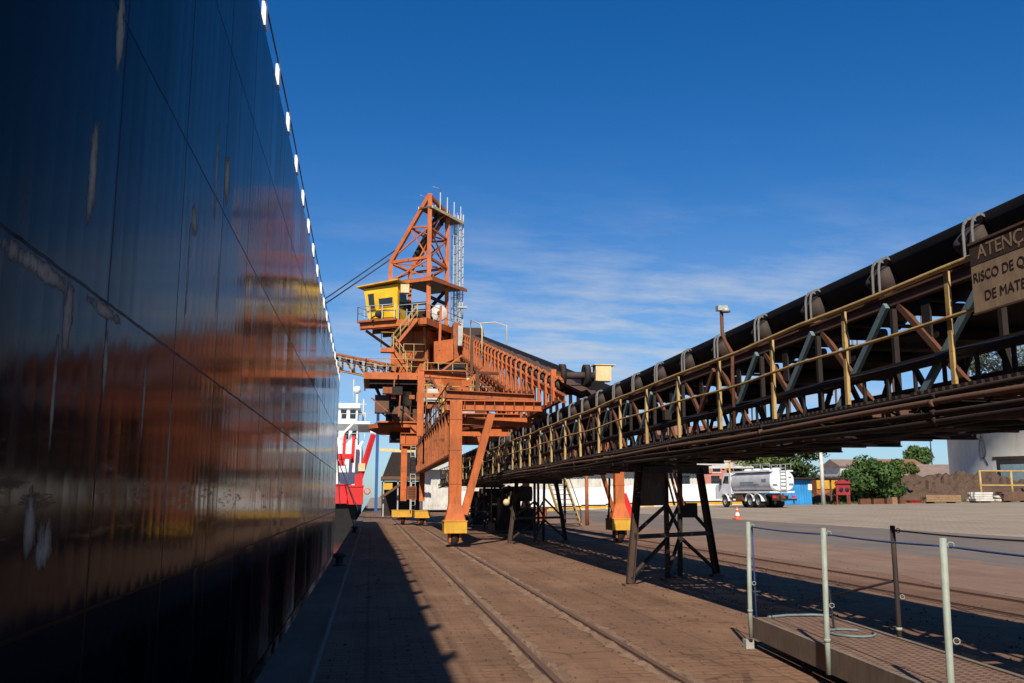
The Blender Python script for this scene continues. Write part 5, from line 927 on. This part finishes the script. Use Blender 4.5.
# ------------------------------------------------------------------ trees
def leaf_mat(name, c1, c2):
    m, nt, b = nodes(name); g_ = nt.nodes.new('ShaderNodeNewGeometry'); n1 = noise(nt, g_.outputs['Position'], .6, 3); c = mix(nt, g_.outputs['Random Per Island'], c1, c2); c = mix(nt, ramp(nt, n1, .35, .7), c, tuple(x * .6 for x in c1)); nt.links.new(c, b.inputs['Base Color']); b.inputs['Roughness'].default_value = .6; b.inputs['Specular IOR Level'].default_value = .3
    tr_ = nt.nodes.new('ShaderNodeBsdfTranslucent'); nt.links.new(c, tr_.inputs[0]); ms = nt.nodes.new('ShaderNodeMixShader'); ms.inputs[0].default_value = .25; nt.links.new(b.outputs[0], ms.inputs[1]); nt.links.new(tr_.outputs[0], ms.inputs[2]); nt.links.new(ms.outputs[0], nt.nodes['Material Output'].inputs[0]); return m
M['leaf'] = leaf_mat('green_leaves', (.045, .085, .018), (.085, .13, .028)); M['leaf2'] = leaf_mat('dark_green_leaves', (.06, .125, .028), (.11, .19, .045)); M['leaf3'] = leaf_mat('yellow_green_leaves', (.10, .14, .03), (.15, .19, .05)); M['leaf4'] = leaf_mat('pale_grey_leaves', (.16, .17, .10), (.24, .24, .15)); M['bark'] = paint('bark', (.12, .08, .05), .9, .2, .3, 4)
def tree(name, x, y, z0, h, rx, rz_, nleaf, mt, label, trunk=None, leaf=.22, low=.0, cl=26, seed=1, ry=None):
    r = random.Random(seed); t = thing(name, (x, y, z0), label, 'tree', None); ry = ry or rx; zc = z0 + h - rz_; m = MB(); tk_ = trunk or .16
    m.tube([(x, y, z0 - .1), (x + .1, y, z0 + (zc - z0) * .5), (x, y + .1, zc)], [tk_, tk_ * .75, tk_ * .5], 8)
    cs = []
    for i in range(cl):
        while True:
            a = Vector((r.uniform(-1, 1), r.uniform(-1, 1), r.uniform(-1, 1)))
            if .25 < a.length < 1: break
        c = Vector((x + a.x * rx * .85, y + a.y * ry * .85, zc + a.z * rz_ * .85)); cs.append((c, r.uniform(.28, .48)))
        if i % 3 == 0: m.tube([(x, y, max(z0 + .4, zc - rz_ * .5)), c], [tk_ * .4, tk_ * .12], 5)
    m.build('trunk', M['bark'], t); k = MB()
    for i in range(nleaf):
        c, q = r.choice(cs); d = Vector((r.gauss(0, 1), r.gauss(0, 1), r.gauss(0, 1))).normalized() * r.uniform(.35, 1) ** .6; p_ = c + Vector((d.x * rx * q, d.y * ry * q, d.z * rz_ * q))
        if p_.z < z0 + low: continue
        n_ = (d + Vector((r.gauss(0, .5), r.gauss(0, .5), r.gauss(.3, .5)))).normalized(); a = n_.orthogonal().normalized(); a.rotate(Matrix.Rotation(r.uniform(0, 6.28), 3, n_)); b_ = n_.cross(a); s_ = leaf * r.uniform(.6, 1.3)
        k.add([p_ - a * s_, p_ + b_ * s_ * .45, p_ + a * s_, p_ - b_ * s_ * .45], [(0, 1, 2, 3)])
    k.build('crown', M[mt], t); return t
tree('bushy_tree', 53.5, 96, gz(53.5), 5.0, 3.7, 2.4, 9000, 'leaf2', 'dense dark green bushy tree with crown down to the ground', .3, .26, .1, 34, 3)
tree('young_tree', 57.6, 96.2, gz(57.6), 4.9, 1.9, 1.1, 2200, 'leaf3', 'slim young tree with yellow green crown right of the bushy tree', .12, .2, 1.6, 16, 5)
for i, (x, y, h, rx, mt, lb) in enumerate(((47, 112, 8.2, 4.0, 'leaf3', 'yellow green tree behind the blue cabin roof'), (54, 114, 8.0, 4.2, 'leaf', 'mid green tree between the concrete pole and bushy tree'), (40.5, 124, 8.6, 3.6, 'leaf3', 'pale green tree top above the tanker truck'))): tree('background_tree', x, y, gz(x), h, rx, h * .36, 4500, mt, lb, .2, .26, .4, 24, 30 + i)
tree('round_tree', 128, 205, 1.37, 12.2, 3.3, 2.7, 2600, 'leaf2', 'rounded dark green tree far off left of the tank', .5, .5, .5, 40, 11)
tree('tall_tree', 99, 133, 1.3, 27, 7.5, 5.0, 6000, 'leaf4', 'tall pale grey leaved tree showing above the conveyor walkway under the sign', .35, .3, .5, 22, 14)
r = random.Random(77); k = MB()
for i in range(5200):
    x = r.uniform(46, 82); y = r.uniform(92.3, 98.5) if r.random() < .75 else r.uniform(98, 106); g0 = gz(x) + (max(0, (y - 96)) * .25 if y > 96 else 0)
    h = r.uniform(.1, .42); a = r.uniform(0, 6.28); d = Vector((math.cos(a), math.sin(a), 0)) * .06; p_ = Vector((x, y, g0 - .05)); k.add([p_ - d, p_ + d, p_ + d * .2 + Vector((r.uniform(-.15, .15), r.uniform(-.1, .1), h))], [(0, 1, 2)])
tag(k.build('weeds', M['leaf3'], at=(60, 95, 1)), 'scattered dry weeds along the foot of the soil bank', 'weeds', None, 'stuff')

# ------------------------------------------------------------------ second vessel and gear beyond the hull
vs_ = thing('supply_vessel', (-9, 112, -2.2), 'white and red supply vessel with dome antenna moored beyond the dark hull', 'ship')
def vp(name, mb, mt, parent=None): return mb.build(name, M[mt], parent or vs_)
m = MB(); m.prism([(-22, 112, -2.4), (-1.8, 112, -2.4), (-1.5, 111.5, 1.2), (-1.5, 111, 2.4), (-22, 111, 2.4)], (0, 0, 0), (0, 60, 0)); vp('hull', m, 'dark'); vp('bulwark', MB().bx((-8, 110.7, 1.0), (-2.75, 110.95, 3.1)).bx((-8, 110.6, 3.1), (-2.75, 111, 3.25)), 'red')  # vessel hull coloured near black to stand for the big ship's shadow
m = MB(); m.bx((-18, 116, 2.4), (-1.3, 140, 8.0)); vp('deck_house', m, 'white'); m = MB(); m.bx((-16, 121, 8.02), (-1.3, 138, 8.25)); m.bx((-14.5, 122, 8.25), (-1.9, 136, 11.0)); m.bx((-15.5, 121, 11.0), (-.35, 137, 11.35)); br = vp('bridge', m, 'white'); m = MB(); m.bx((-13, 124, 11.35), (-2.0, 134, 13.3)); m.bx((-13.4, 123.6, 13.3), (-1.7, 134.4, 13.9)); wh = m.build('wheelhouse', M['white'], br); m = MB()
for x in (-3.0, -4.2, -6.8): MB().bx((x, 123.96, 11.9), (x + .75, 124, 13.1)).build('window', M['glass'], br)
for x in (-2.6, -3.6, -4.9): MB().bx((x, 121.95, 9.1), (x + .55, 122, 10.2)).build('window', M['glass'], br); m = MB()
for i in range(14): m.tube([(-14 + i, 121.1, 11.25), (-14 + i, 121.1, 12.3)], .04, 5); m.tube([(-14 + i, 121.2, 8.8), (-14 + i, 121.2, 9.8)], .04, 5)
m.tube([(-14, 121.1, 12.3), (-.3, 121.1, 12.3)], .04, 5); m.tube([(-14, 121.2, 9.8), (-1, 121.2, 9.8)], .04, 5); m.bar((-3.6, 120.6, 5.4), (-1.2, 120.9, 8.8), .25, .25); m.bar((-4.6, 120.6, 8.8), (-2.4, 120.9, 11.2), .25, .25); m.build('railing', M['white'], br)
m = MB(); m.lathe((-2.2, 128, 16.2), [(.0, -.5), (.4, -.4), (.52, -.1), (.5, .2), (.33, .42), (0, .52)], 22); vp('radar_dome', m, 'white'); vp('dome_post', MB().tube([(-2.2, 128, 13.9), (-2.2, 128, 15.7)], .16, 12), 'white'); vp('whip_antenna', MB().tube([(-2.7, 128, 13.9), (-2.7, 128, 17.6)], .06, 8), 'white_dirty'); m = MB(); m.tube([(-1.3, 127.8, 11.3), (-1.3, 127.8, 14.9)], .12, 8); m.box((-1.4, 127.8, 13.0), (.8, .2, .2)); m.box((-1.3, 127.8, 14.2), (.9, .12, .12)); vp('antenna_mast', m, 'white_dirty')
dc = None
for p_, q_, w in (((-1.3, 110.4, 4.0), (.1, 111.2, 9.0), .5), ((-3.35, 113, 6.0), (-3.25, 113, 9.0), .35), ((-2.3, 114, 5.8), (-2.2, 114, 9.0), .4)): dc = vp('deck_crane', MB().bar(p_, q_, w, w), 'red')
m = MB(); m.bx((-2.7, 109.6, .9), (-.9, 111.4, 2.9)); m.bx((-2.75, 109.5, 2.9), (-.85, 111.5, 3.1)); m.bx((-1.9, 110, 3.1), (-1.0, 111, 4.3)); vp('crane_pedestal', m, 'red'); m = MB(); m.bx((-4.6, 112.5, 6.2), (-2.4, 113.5, 6.8)); m.bx((-3.9, 112.6, 5.4), (-3.2, 113.4, 6.2)); vp('winch', m, 'red'); m = MB(); m.bx((-1.55, 110.0, 4.7), (-.75, 110.6, 5.6)); vp('crane_cabin', m, 'cream')
m = MB(); m.lathe((-.45, 108.6, 2.4), [(.25, -.08), (.4, -.08), (.4, .08), (.25, .08), (.25, -.08)], 20, 'Y'); vp('life_ring', m, 'cone'); m = MB(); m.tube([(-4.2, 112, 9), (-3.2, 100, 1)], .07, 6); m.tube([(-4.4, 112, 7), (-1.4, 106, .4)], .06, 6); vp('mooring_line', m, 'cable')
t = thing('blue_mast', (.55, 104, 0), 'tall thin blue steel mast between the white vessel and the loader', 'mast'); MB().bar((.55, 104, 0), (.55, 104, 11.2), .34).build('column', M['deepblue'], t); MB().bar((.2, 104, 9.8), (1.4, 104, 9.8), .12).tube([(.55, 104, 11.2), (.55, 104, 13.8)], .05, 6).build('cross_arm', M['deepblue'], t)
t = thing('quay_shelter', (2.2, 88, 0), 'low dark quay shelter with pale canopy behind the loader wheels', 'shelter'); MB().bx((.9, 86, 3.3), (4.8, 92, 3.6)).build('canopy', M['brown_steel'], t)
for x in (1.1, 2.4, 3.6): MB().bar((x, 86.3, 0), (x, 86.3, 3.3), .12).build('post', M['galv'], t)
MB().bx((1.0, 90, 0), (4.6, 91.8, 3.2)).build('wall', M['dark_steel'], t); m = MB(); m.prism([(1.0, 86.5, 3.62), (4.4, 86.5, 3.62), (3.8, 86.5, 5.8), (1.8, 86.5, 5.8)], (0, 0, 0), (0, 3, 0)); m.build('hopper', M['dark_steel'], t); MB().bar((.9, 85.8, 1.7), (3.4, 84.5, 3.4), .22).build('ramp_arm', M['brown_steel'], t); MB().bx((1.1, 85.9, 2.4), (1.9, 86.1, 3.0)).build('notice', M['yellow'], t)
MB().bar((-.2, 104.3, 9.2), (5.5, 104.6, 8.3), .5, .95).build('white_jib', M['white'], t); MB().bar((.8, 104.3, 6.9), (5.5, 104.3, 6.7), .3, .35).build('lower_arm', M['cream'], t)
m = MB()
for i in range(6):
    x, y = -.75, 27 + i * 7.5
for i, y in enumerate((24.2, 46)):
    b_ = MB(); b_.lathe((-.74, y, .02), [(.18, 0), (.18, .05), (.10, .08), (.09, .22), (.16, .26), (.16, .32), (.08, .36), (0, .36)], 20); tag(b_.build('mooring_bollard', M['dark_steel'], at=(-.74, y, .02)), ('black mooring bollard on the quay kerb', 'black mooring bollard farther along the kerb near the hull end')[i], 'bollard', 'mooring bollards')

# spilled ore lumps under the conveyor and along the rails
r = random.Random(55); k = MB()
for i in range(6500):
    q_ = r.random()
    if q_ < .55: x, y = r.gauss(6.6, 1.3), r.uniform(4, 42)
    elif q_ < .8: x, y = r.choice((1.8, 3.0, 9.6)) + r.gauss(0, .16), r.uniform(5, 40)
    else: x, y = r.uniform(-.4, 13), r.uniform(7, 30)
    if 3.7 < x < 5.5 and y < 11.2: continue
    s_ = r.choice((.006, .008, .010, .014, .022)) * r.uniform(.7, 1.3); vs = [(x + s_ * math.cos(a) * r.uniform(.7, 1.2), y + s_ * math.sin(a) * r.uniform(.7, 1.2), .004) for a in (0, 1.6, 3.1, 4.7)] + [(x + r.uniform(-.3, .3) * s_, y + r.uniform(-.3, .3) * s_, .004 + s_ * r.uniform(.6, 1.1))]
    k.add(vs, [(0, 1, 4), (1, 2, 4), (2, 3, 4), (3, 0, 4)])
tag(k.build('spilled_ore', M['ore'], at=(6, 15, 0)), 'loose crumbs of dark ore scattered under the conveyor and along the rails', 'ore crumbs', None, 'stuff')
